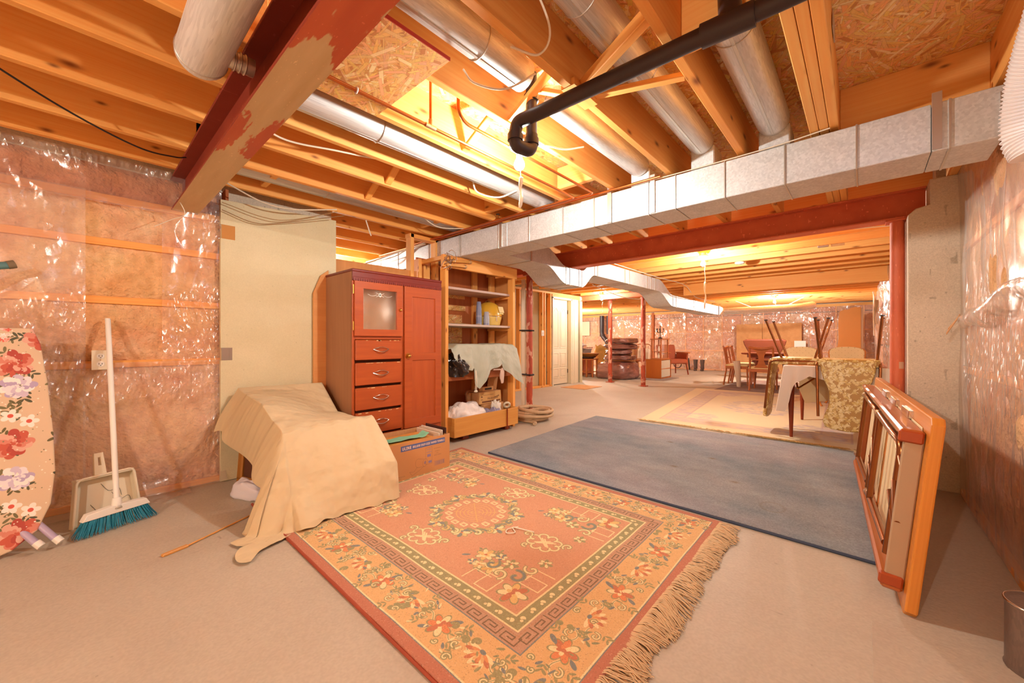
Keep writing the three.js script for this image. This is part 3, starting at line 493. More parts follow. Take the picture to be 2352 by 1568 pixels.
{
  const cu = (label, pts, r = 0.0085) => single('copper_pipe', bent(pts, 0.02, r, 10, 5), copper, label, 'pipe');
  const t = thing('copper_line', 'copper water line under the strand board sheet, with a tee and a vertical stub', 'pipe');
  part('pipe', bent([[-1.6, 2.065, -0.56], [-1.595, 2.065, -2.46], [-3.6, 2.09, -2.52]], 0.02, 0.0085, 10), copper, t);
  part('stub', pipe([[-1.597, 2.065, -1.17], [-1.597, 2.33, -1.17]], 0.007, 10), copper, t);
  part('tee', [pipe([[-1.598, 2.065, -1.14], [-1.597, 2.065, -1.2]], 0.0115, 10), pipe([[-1.597, 2.06, -1.17], [-1.597, 2.1, -1.17]], 0.0105, 10)], std({ color: 0xd8b08a, metalness: 0.9, roughness: 0.35 }), t);
  part('clip', mv(rot(new THREE.TorusGeometry(0.011, 0.004, 6, 16), 0, 0, 0), -1.6, 2.065, -0.79), whitePlastic, t, 'white pipe clip');
  const u = thing('copper_line', 'copper water line bending down between two joists behind the bulb', 'pipe');
  part('pipe', bent([[-1.445, 2.32, -1.22], [-1.445, 2.1, -1.22], [-1.46, 2.075, -1.28], [-1.455, 2.075, -2.5], [-3.9, 2.1, -2.55]], 0.035, 0.0085, 10), copper, u);
  cu('lower copper water line running along the top front edge of the main duct', [[-1.0, 2.092, -2.575], [-4.6, 2.092, -2.575]]);
  const s = thing('shutoff_valve', 'small brass shutoff valve above the main duct', 'valve', [-2.42, 2.085, -2.5]);
  part('valve_body', [cyl(0.012, 0.012, 0.06, 12).rotateZ(Math.PI / 2), mv(cyl(0.008, 0.01, 0.04, 12), 0, 0.02, 0)], brass, s); part('handle', mv(cyl(0.016, 0.016, 0.006, 8), 0, 0.045, 0), darkMetal, s);
}
// ---------- cables ----------
const cable = (label, pts, mat = cableWhite, r = 0.0042, n = 40) => single('cable', sweep(pts, r, { n, sides: 6 }), mat, label, 'cable');
cable('dark cable sagging across the joists left of the scuffed red beam', [[-2.42, 2.11, 0.35], [-2.62, 2.03, 0.05], [-2.72, 1.98, -0.2], [-2.86, 2.03, -0.36], [-2.93, 2.07, -0.42]], cableBlack, 0.004);
cable('white cable arcing from the middle round duct to the joist near the camera', [[-0.86, 2.3, -1.0], [-0.83, 2.12, -1.12], [-0.9, 2.07, -1.15], [-0.98, 2.1, -1.08]]);
cable('white cable drooping beside the round duct above the bulb', [[-1.02, 2.12, -1.28], [-1.12, 2.06, -1.2], [-1.22, 2.09, -1.12], [-1.27, 2.16, -1.1]]);
cable('white cable leaving the lampholder along the joist bottom', [[-1.36, 2.06, -1.63], [-1.3, 2.075, -1.72], [-1.26, 2.09, -1.85], [-1.2, 2.12, -1.95]]);
cable('white cable looping over the scuffed beam toward the joists', [[-2.2, 2.12, -0.52], [-2.3, 2.08, -0.72], [-2.26, 2.1, -1.0], [-2.24, 2.14, -1.3]], cableWhite, 0.0055);
cable('pale cable loop hanging between joists left of the main duct', [[-2.05, 2.14, -1.86], [-2.06, 2.07, -1.92], [-1.98, 2.05, -2.05], [-1.9, 2.11, -2.16]], cableWhite, 0.006);
cable('upper slack white cable hanging in front of the white door slab', [[-3.26, 2.1, -0.66], [-3.24, 2.01, -0.9], [-3.2, 2.0, -1.1], [-3.12, 2.05, -1.38]], cableWhite, 0.005);
cable('middle slack cable drooping across the top of the white door slab', [[-3.36, 1.98, -0.68], [-3.34, 1.93, -0.92], [-3.3, 1.94, -1.1], [-3.2, 2.06, -1.42]], std({ color: 0xb89468, roughness: 0.6 }), 0.003);
cable('lowest slack cable drooping across the top of the white door slab', [[-3.37, 1.93, -0.68], [-3.36, 1.88, -0.88], [-3.32, 1.92, -1.08], [-3.16, 2.03, -1.46]], std({ color: 0xa88058, roughness: 0.6 }), 0.003);
cable('thin white cable running along the top edge of the main duct', [[-1.5, 2.1, -2.59], [-1.0, 2.088, -2.594], [-0.4, 2.086, -2.594], [-0.13, 2.1, -2.594]], cableWhite, 0.0035);
cable('white cable crossing the joists below the dull duct near the partition', [[-2.95, 2.16, -2.0], [-2.98, 2.08, -2.25], [-2.92, 2.1, -2.5], [-2.9, 2.12, -2.58]], cableWhite, 0.0045);
cable('short hanging cable end with a hook, over the partition', [[-3.36, 2.1, -1.75], [-3.35, 2.0, -1.78], [-3.36, 1.97, -1.8]], cableWhite, 0.006, 16);
cable('pair of white cables fanning out behind the partition under the joists', [[-4.9, 1.98, -2.4], [-4.2, 2.0, -2.5], [-3.9, 2.06, -2.54], [-3.5, 2.1, -2.56]], cableWhite, 0.006);
cable('thick pale cable bundle behind the partition', [[-5.2, 1.95, -2.2], [-4.6, 1.96, -2.36], [-4.1, 2.04, -2.5], [-3.6, 2.08, -2.57]], cableWhite, 0.009);
cable('long white cable along the joists of the far room beyond the beam', [[-2.6, 2.08, -4.3], [-1.7, 2.07, -4.45], [-0.9, 2.085, -4.4], [0.25, 2.075, -4.75]], cableWhite, 0.005);
cable('second white cable in the far room sagging near the red column', [[-1.3, 2.09, -4.6], [-0.8, 2.06, -4.75], [-0.3, 2.08, -4.9], [0.26, 2.08, -5.1]], cableWhite, 0.005);
cable('white cable following the far duct below the joists', [[-2.6, 2.09, -4.8], [-2.58, 2.08, -6.5], [-2.5, 2.06, -7.6], [-2.45, 1.87, -8.1], [-2.5, 1.9, -9.6]], cableWhite, 0.006);
cable('white cable swooping under the joists beside the farthest bulb', [[-2.6, 2.1, -12.0], [-2.1, 1.88, -12.0], [-1.6, 1.86, -12.0], [-1.1, 2.1, -12.0]], cableWhite, 0.009);
cable('thin curled wire at the end of the left beam', [[-3.3, 1.72, -0.32], [-3.3, 1.78, -0.4], [-3.25, 1.82, -0.46], [-3.2, 1.9, -0.42]], cableWhite, 0.0025);
cable('dark cable dangling below the far duct toward the slim red posts', [[-3.05, 1.86, -5.2], [-3.2, 1.8, -6.4], [-3.4, 1.86, -7.6], [-3.6, 1.97, -8.2]], cableWhite, 0.007);
// ---------- smoke detector ----------
{ const t = thing('smoke_detector', 'round white smoke detector on a joist of the far room', 'detector', [-1.28, 2.072, -6.15]); part('body', lathe([[0.0005, 0], [0.04, 0.002], [0.06, 0.012], [0.065, 0.03], [0.0005, 0.033]], 28), whitePlastic, t); part('vent_ring', mv(rot(new THREE.TorusGeometry(0.045, 0.004, 6, 28), Math.PI / 2), 0, 0.004, 0), creamPlastic, t); }
{ const t = thing('junction_box', 'grey metal junction box with a blank plate on a far-room joist', 'electrical box', [-0.35, 2.14, -5.763]); part('box', cbox(0.1, 0.1, 0.05, 0.004), galvEdge, t); part('cover_plate', mv(cbox(0.12, 0.12, 0.005, 0.001), 0.13, 0, 0.01), cardboard, t, 'tan patch beside it'); }
// ---------- posts ----------
{
  const t = thing('steel_post', 'red steel post standing left of the concrete pier, under the dark red beam', 'post', [0.185, 0, -4.085]);
  part('shaft', mv(cyl(0.041, 0.041, 1.87, 28), 0, 0.955, 0), redSteel, t); part('top_plate', mv(cbox(0.13, 0.012, 0.13, 0.002), 0, 1.893, 0), redSteel, t); part('base_plate', mv(cbox(0.15, 0.02, 0.15, 0.002), 0, 0.01, 0), redSteel, t);
  part('sticker', grid(10, 6, (u, v) => { const a = 3.3 + u * 0.75; return [Math.sin(a) * -0.0418, 0.8 + v * 0.05, Math.cos(a) * -0.0418]; }).translate(0, 0, 0), std({ color: 0xe0b090, ...dbl }), t, 'pale paint smear');
}
{
  const t = thing('steel_post', 'rust-stained red post with two black straps, beside the open shelves', 'post', [-3.34, 0, -4.06]);
  part('shaft', mv(cyl(0.042, 0.042, 1.87, 24), 0, 0.955, 0), rustPost, t); part('base_plate', mv(cbox(0.15, 0.02, 0.15, 0.002), 0, 0.01, 0), rustPost, t); part('top_plate', mv(cbox(0.13, 0.012, 0.13, 0.002), 0, 1.89, 0), rustPost, t);
  for (const y of [0.56, 1.15]) part('strap', bent([[-0.13, y, 0.05], [0.046, y - 0.005, 0.05], [0.05, y - 0.005, -0.045], [-0.12, y, -0.05], [-0.13, y, 0.05]], 0.03, 0.011, 6), blackPlastic, t, 'black strap');
}
single('board', bb(-3.46, 0.02, -4.03, -3.395, 1.84, -4.05, 0.004), creamPlastic, 'tall cream painted board strapped upright to the rust-stained red post', 'board');
for (const [x, z, lab] of [[-4.63, -8.74, 'slim scuffed red post, the left one of the pair under the far beam'], [-3.66, -8.44, 'slim scuffed red post, the right one of the pair under the far beam']]) {
  const t = thing('steel_post', lab, 'post', [x, 0, z]); part('shaft', mv(cyl(0.05, 0.05, 2.02, 20), 0, 1.01, 0), rustPost, t); part('base_plate', mv(cbox(0.16, 0.02, 0.16), 0, 0.01, 0), rustPost, t); part('jack_collar', mv(cyl(0.058, 0.058, 0.05, 20), 0, 0.16, 0), rustPost, t);
  part('cap_plate', mv(cbox(0.2, 0.05, 0.2), 0, 2.04, 0), rustPost, t);
}
// ---------- left: door slab, outlet, broom, dustpan, ironing board ----------
{
  const t = thing('door_slab', 'tall plain off-white door slab with two hinge cut-outs, leaning upright on the left wall', 'door slab', [-3.4, 0, -0.68]);
  const o = [[0, 0.004], [-0.82, 0.004], [-0.82, 2.045], [0, 2.01], [0, 1.835], [-0.006, 1.835], [-0.006, 1.735], [0, 1.735], [0, 0.955], [-0.004, 0.955], [-0.004, 0.865], [0, 0.865]];
  part('slab', extrudeX(o.map(p => [p[0] * 0.995, p[1]]), -0.036, 0, 0.001), drywall, t);
  part('hinge_patch', bb(-0.002, 1.735, -0.005, 0.0025, 1.835, -0.085, 0.0006), std({ color: 0xc98a4a, roughness: 0.9 }), t, 'torn brown patch at the upper hinge');
  part('hinge_leaf', [bb(-0.002, 0.865, -0.003, 0.0025, 0.955, -0.05, 0.0006), bb(-0.002, 0.865, -0.05, 0.002, 0.955, -0.068, 0.0006)], std({ color: 0x9c8878, metalness: 0.4, roughness: 0.5 }), t, 'grey metal hinge leaf');
}
{
  const t = thing('wall_outlet', 'cream electrical outlet on the insulated wall beside the broom handle', 'outlet', [-3.37, 0.89, -0.09]);
  part('box', bb(-0.075, -0.05, 0.03, -0.005, 0.05, -0.03, 0.002), galvEdge, t);
  part('plate', cbox(0.008, 0.116, 0.074, 0.003), creamPlastic, t);
  for (const y of [0.023, -0.023]) { const r = part('receptacle', mv(rot(cyl(0.0165, 0.0165, 0.004, 20), 0, 0, Math.PI / 2), 0.005, y, 0), whitePlastic, t);
    part('slot', [bb(0.006, y - 0.003, -0.007, 0.0085, y + 0.006, -0.005, 0), bb(0.006, y - 0.003, 0.005, 0.0085, y + 0.006, 0.007, 0), mv(rot(cyl(0.0024, 0.0024, 0.003, 8), 0, 0, Math.PI / 2), 0.0072, y - 0.009, 0)], blackPlastic, r); }
  part('screw', mv(rot(cyl(0.003, 0.003, 0.003, 10), 0, 0, Math.PI / 2), 0.005, 0, 0), chrome, t);
}
{
  const t = thing('broom', 'white-handled broom with turquoise bristles leaning on the insulated wall', 'broom', [-2.995, 0, -0.14], 0.345);
  // local z runs along the head
  const lean = (y) => -0.375 * clamp((y - 0.12) / 1.02);
  part('handle', [sweep([[0, 0.135, 0], [lean(1.13), 1.13, -0.113]], 0.0125, { smoothCurve: false, sides: 16 }), mv(cyl(0.011, 0.013, 0.01, 16), lean(1.135), 1.135, -0.113)], whitePlastic, t);
  part('ferrule', [mv(lathe([[0.0005, 0], [0.026, 0], [0.022, 0.02], [0.018, 0.055], [0.0005, 0.055]], 18), 0, 0.105, 0)], whitePlastic, t);
  part('head', extrude([[-0.135, 0.085], [-0.12, 0.112], [0, 0.122], [0.12, 0.112], [0.135, 0.085]], 0.034, 0.003).translate(0, 0, -0.017).rotateY(Math.PI / 2), whitePlastic, t);
  const br = []; for (let i = 0; i < 560; i++) { const u = rr(-1, 1), w = rr(-0.014, 0.014), z0 = u * 0.127, z1 = u * 0.168 + rr(-0.004, 0.004), x1 = w * 2 + 0.012 + rr(-0.006, 0.006); br.push(sweep([[w, 0.088, z0], [w * 1.5 + 0.004, 0.045, lerp(z0, z1, 0.5) + rr(-0.002, 0.002)], [x1, rr(0.003, 0.016), z1]], (q) => 0.0013 - 0.0004 * q, { n: 3, sides: 3 })); }
  const b = part('bristles', br, std({ color: 0x2f97b4, roughness: 0.5 }), t, 'flared turquoise bristles'); b.userData.kind = 'stuff';
}
{
  const t = thing('dustpan', 'cream plastic dustpan standing upright behind the broom', 'dustpan', [-3.17, 0, -0.1], 0.3);
  t.rotation.order = 'YXZ'; t.rotation.z = 0.24; // leaning back on the wall; pan floor lies in local (z, y)
  part('pan', extrudeX([[0.135, 0], [-0.135, 0], [-0.125, 0.24], [0.105, 0.24]], -0.004, 0.001, 0.001), creamPlastic, t);
  part('rim', [board(V(0.02, 0.0, 0.135), V(0.035, 0.24, 0.108), 0.05, 0.006, V(1, 0, 0), 0.002), board(V(0.02, 0.0, -0.135), V(0.035, 0.24, -0.125), 0.05, 0.006, V(1, 0, 0), 0.002), bb(-0.002, 0.235, 0.112, 0.062, 0.25, -0.128, 0.003), bent([[0.06, 0.02, 0.137], [0.062, 0.245, 0.11], [0.062, 0.25, -0.126], [0.06, 0.02, -0.137]], 0.03, 0.006, 8)], creamPlastic, t, 'raised rim');
  part('handle', extrudeX([[0.024, 0.24], [-0.024, 0.24], [-0.017, 0.37], [0.017, 0.37]], 0.0, 0.014, 0.003, [[[0.008, 0.3], [-0.008, 0.3], [-0.007, 0.35], [0.007, 0.35]]]), creamPlastic, t);
  part('lip', board(V(0.004, 0.004, 0.135), V(0.004, 0.004, -0.135), 0.012, 0.008, V(1, 0, 0), 0.002), std({ color: 0xd8c6a6, roughness: 0.6 }), t);
  part('hair_wisps', [[0.06, 0.2, 0.0], [0.02, 0.14, -0.04], [0.05, 0.1, 0.05]].map(([a, y, z]) => sweep([[0.004, y, z], [0.006, y - 0.05, z - 0.03], [0.005, y - 0.04, z - 0.07], [0.006, y - 0.09, z - 0.08]], 0.001, { n: 10, sides: 3 })), cableBlack, t, 'dark hair wisps');
}
// floral print of the ironing board cover
function petal(g, x, y, a, L, W, col) { g.save(); g.translate(x, y); g.rotate(a); g.fillStyle = col; g.beginPath(); g.moveTo(0, 0); g.bezierCurveTo(L * 0.3, -W, L, -W * 0.8, L, 0); g.bezierCurveTo(L, W * 0.8, L * 0.3, W, 0, 0); g.fill(); g.restore(); }
function rose(g, x, y, R, cols, layers = 5) { for (let k = layers; k > 0; k--) { const r = R * k / layers, n = 5 + k; for (let i = 0; i < n; i++) { const a = i / n * 6.283 + k * 0.7 + rr(-0.2, 0.2); petal(g, x + Math.cos(a) * r * 0.25, y + Math.sin(a) * r * 0.25, a, r * rr(0.7, 0.95), r * 0.42, cols[(k + i) % cols.length]); } } g.fillStyle = cols[0]; g.beginPath(); g.arc(x, y, R * 0.12, 0, 7); g.fill(); }
function leaves(g, x, y, a, n, L, col) { g.strokeStyle = col; g.lineWidth = 2; g.beginPath(); g.moveTo(x, y); let px = x, py = y; for (let i = 0; i < n; i++) { px += Math.cos(a) * L * 0.7; py += Math.sin(a) * L * 0.7; a += rr(-0.35, 0.35); g.lineTo(px, py); petal(g, px, py, a + 0.8, L, L * 0.26, col); petal(g, px, py, a - 0.8, L, L * 0.26, col); } g.stroke(); }
const TFLORAL = canvasTex(1024, 1536, (g, w, h) => {
  g.fillStyle = '#dcc0a0'; g.fillRect(0, 0, w, h);
  const olive = ['#6d6242', '#7d7350', '#5c5a45'];
  const draw = (x, y, kind) => {
    for (let i = 0; i < 3; i++) leaves(g, x + rr(-30, 30), y + rr(-30, 30), rr(0, 6.28), 3, rr(30, 46), olive[i]);
    if (kind === 0) rose(g, x, y, 86, ['#c8604c', '#d88874', '#e0ac98', '#b85044']);
    if (kind === 1) rose(g, x, y, 70, ['#d89a3a', '#e4b258', '#c2802a', '#b06a20']);
    if (kind === 2) rose(g, x, y, 78, ['#e9e0e4', '#b9a6c4', '#f3ece6', '#d2c2d4']);
    if (kind === 3) for (let i = 0; i < 60; i++) { const a = rr(0, 6.28), r = 74 * Math.sqrt(rnd()), c = ['#e06a5a', '#f4d8cc', '#f0a898', '#f8e8e0'][i % 4]; for (let k = 0; k < 4; k++) petal(g, x + Math.cos(a) * r, y + Math.sin(a) * r, k * 1.57 + i, 14, 7, c); }
    if (kind === 4) { for (const [dx, dy] of [[-40, -20], [40, 25]]) { for (let k = 0; k < 5; k++) petal(g, x + dx, y + dy, k * 1.257, 46, 22, '#f8ece0'); g.fillStyle = '#d8604e'; g.beginPath(); g.arc(x + dx, y + dy, 13, 0, 7); g.fill(); } }
    if (kind === 5) { for (let k = 0; k < 9; k++) petal(g, x, y, -2.6 + k * 0.27, 62, 13, k % 2 ? '#a58fb8' : '#f0e6e2'); for (let k = 0; k < 7; k++) petal(g, x - 54, y + 50, -2.2 + k * 0.3, 40, 9, k % 2 ? '#8f7aa8' : '#e8dce0'); }
  };
  let k = 0; for (let y = 90; y < h; y += 190) for (let x = 90 + (k % 2) * 105; x < w + 80; x += 232) draw(x + rr(-30, 30), y + rr(-30, 30), (k++ * 5 + ((x / 50) | 0)) % 6);
  for (let i = 0; i < 500; i++) { g.fillStyle = i % 3 ? '#f6e8d6' : '#8a8060'; g.beginPath(); const cx = rr(0, w), cy = rr(0, h); g.arc(cx, cy, rr(2, 5), 0, 7); g.fill(); }
});
{
  const t = thing('ironing_board', 'folded ironing board with a cream floral cover standing against the left wall', 'ironing board', [-2.93, 0.01, 0.3]);
  t.rotation.z = 0.235; // top leans to the wall
  // outline in (z, y): wide square end up, rounded nose down
  const L = [[-0.14, 1.08], [-0.165, 1.0], [-0.19, 0.8], [-0.21, 0.55], [-0.218, 0.35], [-0.205, 0.2], [-0.165, 0.09], [-0.09, 0.025], [0, 0.0]];
  const out = [...L.map(p => [...p]), ...L.slice(0, -1).reverse().map(p => [-p[0], p[1]])];
  const g = extrudeX(out, -0.02, 0.004, 0.006); const uv = g.attributes.uv, ps = g.attributes.position; for (let i = 0; i < uv.count; i++) uv.setXY(i, 0.5 - ps.getZ(i) / 0.74, ps.getY(i) / 1.11);
  part('cover', g, std({ map: TFLORAL, roughness: 0.9, bumpMap: TCLOTH, bumpScale: 0.0005 }), t, 'cream cover printed with roses and leaves');
  part('board', extrudeX(out.map(p => [p[0] * 0.95, 0.02 + p[1] * 0.97]), -0.035, -0.02), galvEdge, t);
  for (const z of [-0.16, -0.1]) { const lg = part('leg', pipe([[-0.06, 0.85, z + 0.14], [-0.045, 0.16, z + 0.02], [0.045, 0.02, z - 0.075]], 0.014, 14), std({ color: 0xb9a8c4, roughness: 0.45 }), t, 'lilac tube leg'); part('foot_cap', pipe([[0.046, 0.035, z - 0.068], [0.053, 0.012, z - 0.085]], 0.0165, 14), whitePlastic, lg); }
}
{
  const t = thing('pole', 'end of a teal pole leaning on the plastic sheet at the left edge', 'pole', [-3.3, 1.385, 0.265]);
  part('tube', bent([[0.0, 0.012, -0.03], [0.01, 0.0, 0.02], [0.05, -0.3, 0.4], [0.2, -1.37, 1.0]], 0.03, 0.019, 16), std({ color: 0x5d8484, roughness: 0.4 }), t); part('end_cap', pipe([[-0.003, 0.02, -0.045], [0.002, 0.01, -0.02]], 0.021, 16), std({ color: 0x7d6a50 }), t);
}
{ // thin stick on the floor
  single('wood_strip', [board(V(-2.42, 0.006, -0.26), V(-2.45, 0.006, -0.36), 0.012, 0.02), board(V(-2.45, 0.006, -0.36), V(-2.62, 0.006, -0.68), 0.008, 0.008)], honey, 'thin split wood strip lying on the floor near the broom', 'wood strip');
}
// ---------- covered furniture ----------
const linen = fabric(0xd6c09a), linenBump = tex(512, 512, (u, v) => fbm(u * 7, v * 9, 3, 7, 9) * 0.8 + 0.25 * worley(u * 9, v * 5, 9, 5, 3), { srgb: false, size: [0.7, 0.7] });
linen.bumpMap = linenBump; linen.bumpScale = 0.022;
{
  const prof = (u, k) => { // k = 0 on the left edge, 1 on the right edge
    const A = [[-3.36, 0.63], [-3.31, 0.672], [-3.24, 0.652], [-2.77, 0.606], [-2.6, 0.545], [-2.43, 0.502], [-2.4, 0.49], [-2.34, 0.36], [-2.27, 0.17], [-2.2, 0.02]];
    const B = [[-3.36, 0.62], [-3.31, 0.665], [-3.25, 0.62], [-3.02, 0.46], [-2.75, 0.462], [-2.5, 0.495], [-2.47, 0.485], [-2.32, 0.37], [-2.2, 0.25], [-2.175, 0.02]];
    const s = u * 9, i = Math.min(8, Math.floor(s)), f = s - i; const a = [lerp(A[i][0], A[i + 1][0], f), lerp(A[i][1], A[i + 1][1], f)], b = [lerp(B[i][0], B[i + 1][0], f), lerp(B[i][1], B[i + 1][1], f)];
    return [lerp(a[0], b[0], smooth(0, 1, k)), lerp(a[1], b[1], smooth(0, 1, k))];
  };
  const NU = 120, NV = 110, vL = 0.38, vR = 0.94;
  const sheet = grid(NU, NV, (u, v) => {
    const zL = -0.765, zR = -1.345; let x, y, z;
    if (v >= vL && v <= vR) { const k = (v - vL) / (vR - vL);[x, y] = prof(u, k); z = lerp(zL, zR, k); const n = fbm3(x * 5, z * 6, y * 4, 3) - 0.5; y += n * 0.022 * smooth(0.15, 0.4, u) + 0.006 * Math.sin(k * 30 + x * 14) * smooth(0.45, 0.6, u); x += 0.03 * n * smooth(0.6, 0.8, u); x += 0.045 * smooth(0.85, 1, u) * Math.max(0, Math.sin(k * 9 + 1)) * (1 - k); }
    else if (v < vL) {
      const k = (vL - v) / vL;[x, y] = prof(u, 0); const c = smooth(0.55, 0.7, u), cc = smooth(0.0, 0.25, u);
      const h = lerp(lerp(0.26, 0.36, cc), 0.56, c), out = lerp(lerp(0.13, 0.07, cc), 0.23, c);
      z = zL + out * k + 0.02 * Math.sin(u * 26 + k * 3) * k + 0.055 * Math.sin(u * 34) * k * c; y -= h * (k * k * 0.35 + k * 0.65); x += c * 0.1 * k * (1 - 0.3 * u) + 0.05 * Math.sin(u * 44 + 2) * k * c; if (u > 0.86) x += (u - 0.86) * 0.35 * k * (0.5 + 0.5 * Math.sin(k * 7));
    } else { const k = (v - vR) / (1 - vR);[x, y] = prof(u, 1); z = zR - 0.012 * Math.sin(k * 3); y -= 0.1 * k * (1 - smooth(0.75, 1, u)); }
    y = Math.max(y, 0.008 + 0.014 * fbm3(x * 20, z * 20, 1, 2)); return [x, y, z, x * 1.1 - y * 0.8, z];
  });
  single('dust_sheet', sheet, linen, 'beige dust sheet draped over low furniture, its corner trailing on the floor', 'dust sheet');
  const f = thing('bench', 'low dark wood bench mostly hidden beneath the beige dust sheet', 'bench', [-2.88, 0, -1.1]);
  part('seat', bb(-0.36, 0.36, 0.2, 0.36, 0.4, -0.2), darkTeak, f); part('back', board(V(-0.4, 0.4, 0), V(-0.43, 0.6, 0), 0.4, 0.03, V(0, 0, 1)), darkTeak, f);
  for (const x of [-0.33, 0.33]) for (const z of [-0.17, 0.17]) part('leg', bb(x - 0.025, 0, z - 0.025, x + 0.025, 0.36, z + 0.025), darkTeak, f);
  const gilt = std({ color: 0xa8702c, metalness: 0.3, roughness: 0.45 });
  const frame = (label, x, z, w, h, turn) => { const t = thing('picture_frame', label, 'picture frame', [x, 0.085, z], turn); t.rotation.order = 'YXZ'; t.rotation.x = -0.08;
    for (const [a, b] of [[[-w / 2, 0], [w / 2, 0]], [[-w / 2, h], [w / 2, h]]]) part('rail', mv(cbox(w + 0.05, 0.05, 0.028, 0.008), 0, a[1] + 0.0, 0), gilt, t);
    for (const sx of [-1, 1]) part('stile', mv(cbox(0.05, h, 0.028, 0.008), sx * w / 2, h / 2, 0), gilt, t);
    part('backing', mv(cbox(w, h, 0.006, 0.001), 0, h / 2, -0.006), std({ color: 0x5a3018, roughness: 0.8 }), t); };
  frame('gilded wooden picture frame stored upright under the left end of the dust sheet', -2.93, -0.765, 0.3, 0.2, 0.3);
  frame('second gilded frame behind the first one under the dust sheet', -2.98, -0.82, 0.3, 0.3, 0.3);
  const wb = single('plastic_bag', blob(0.13, 0.06, 0.05, 0.4, 2.8, 5, 24, -0.8, 4), std({ color: 0xe6e2ee, roughness: 0.4 }), 'white plastic bag on the floor below the picture frames', 'bag'); wb.position.set(-2.92, 0, -0.735); wb.rotation.y = 0.35;
  const bl = single('folder', bb(-0.06, 0, 0.012, 0.06, 0.12, -0.012, 0.004), std({ color: 0x3f4f86, roughness: 0.6 }), 'blue folder edge showing under the dust sheet', 'folder'); bl.position.set(-2.66, 0, -0.8); bl.rotation.y = 0.4;
}
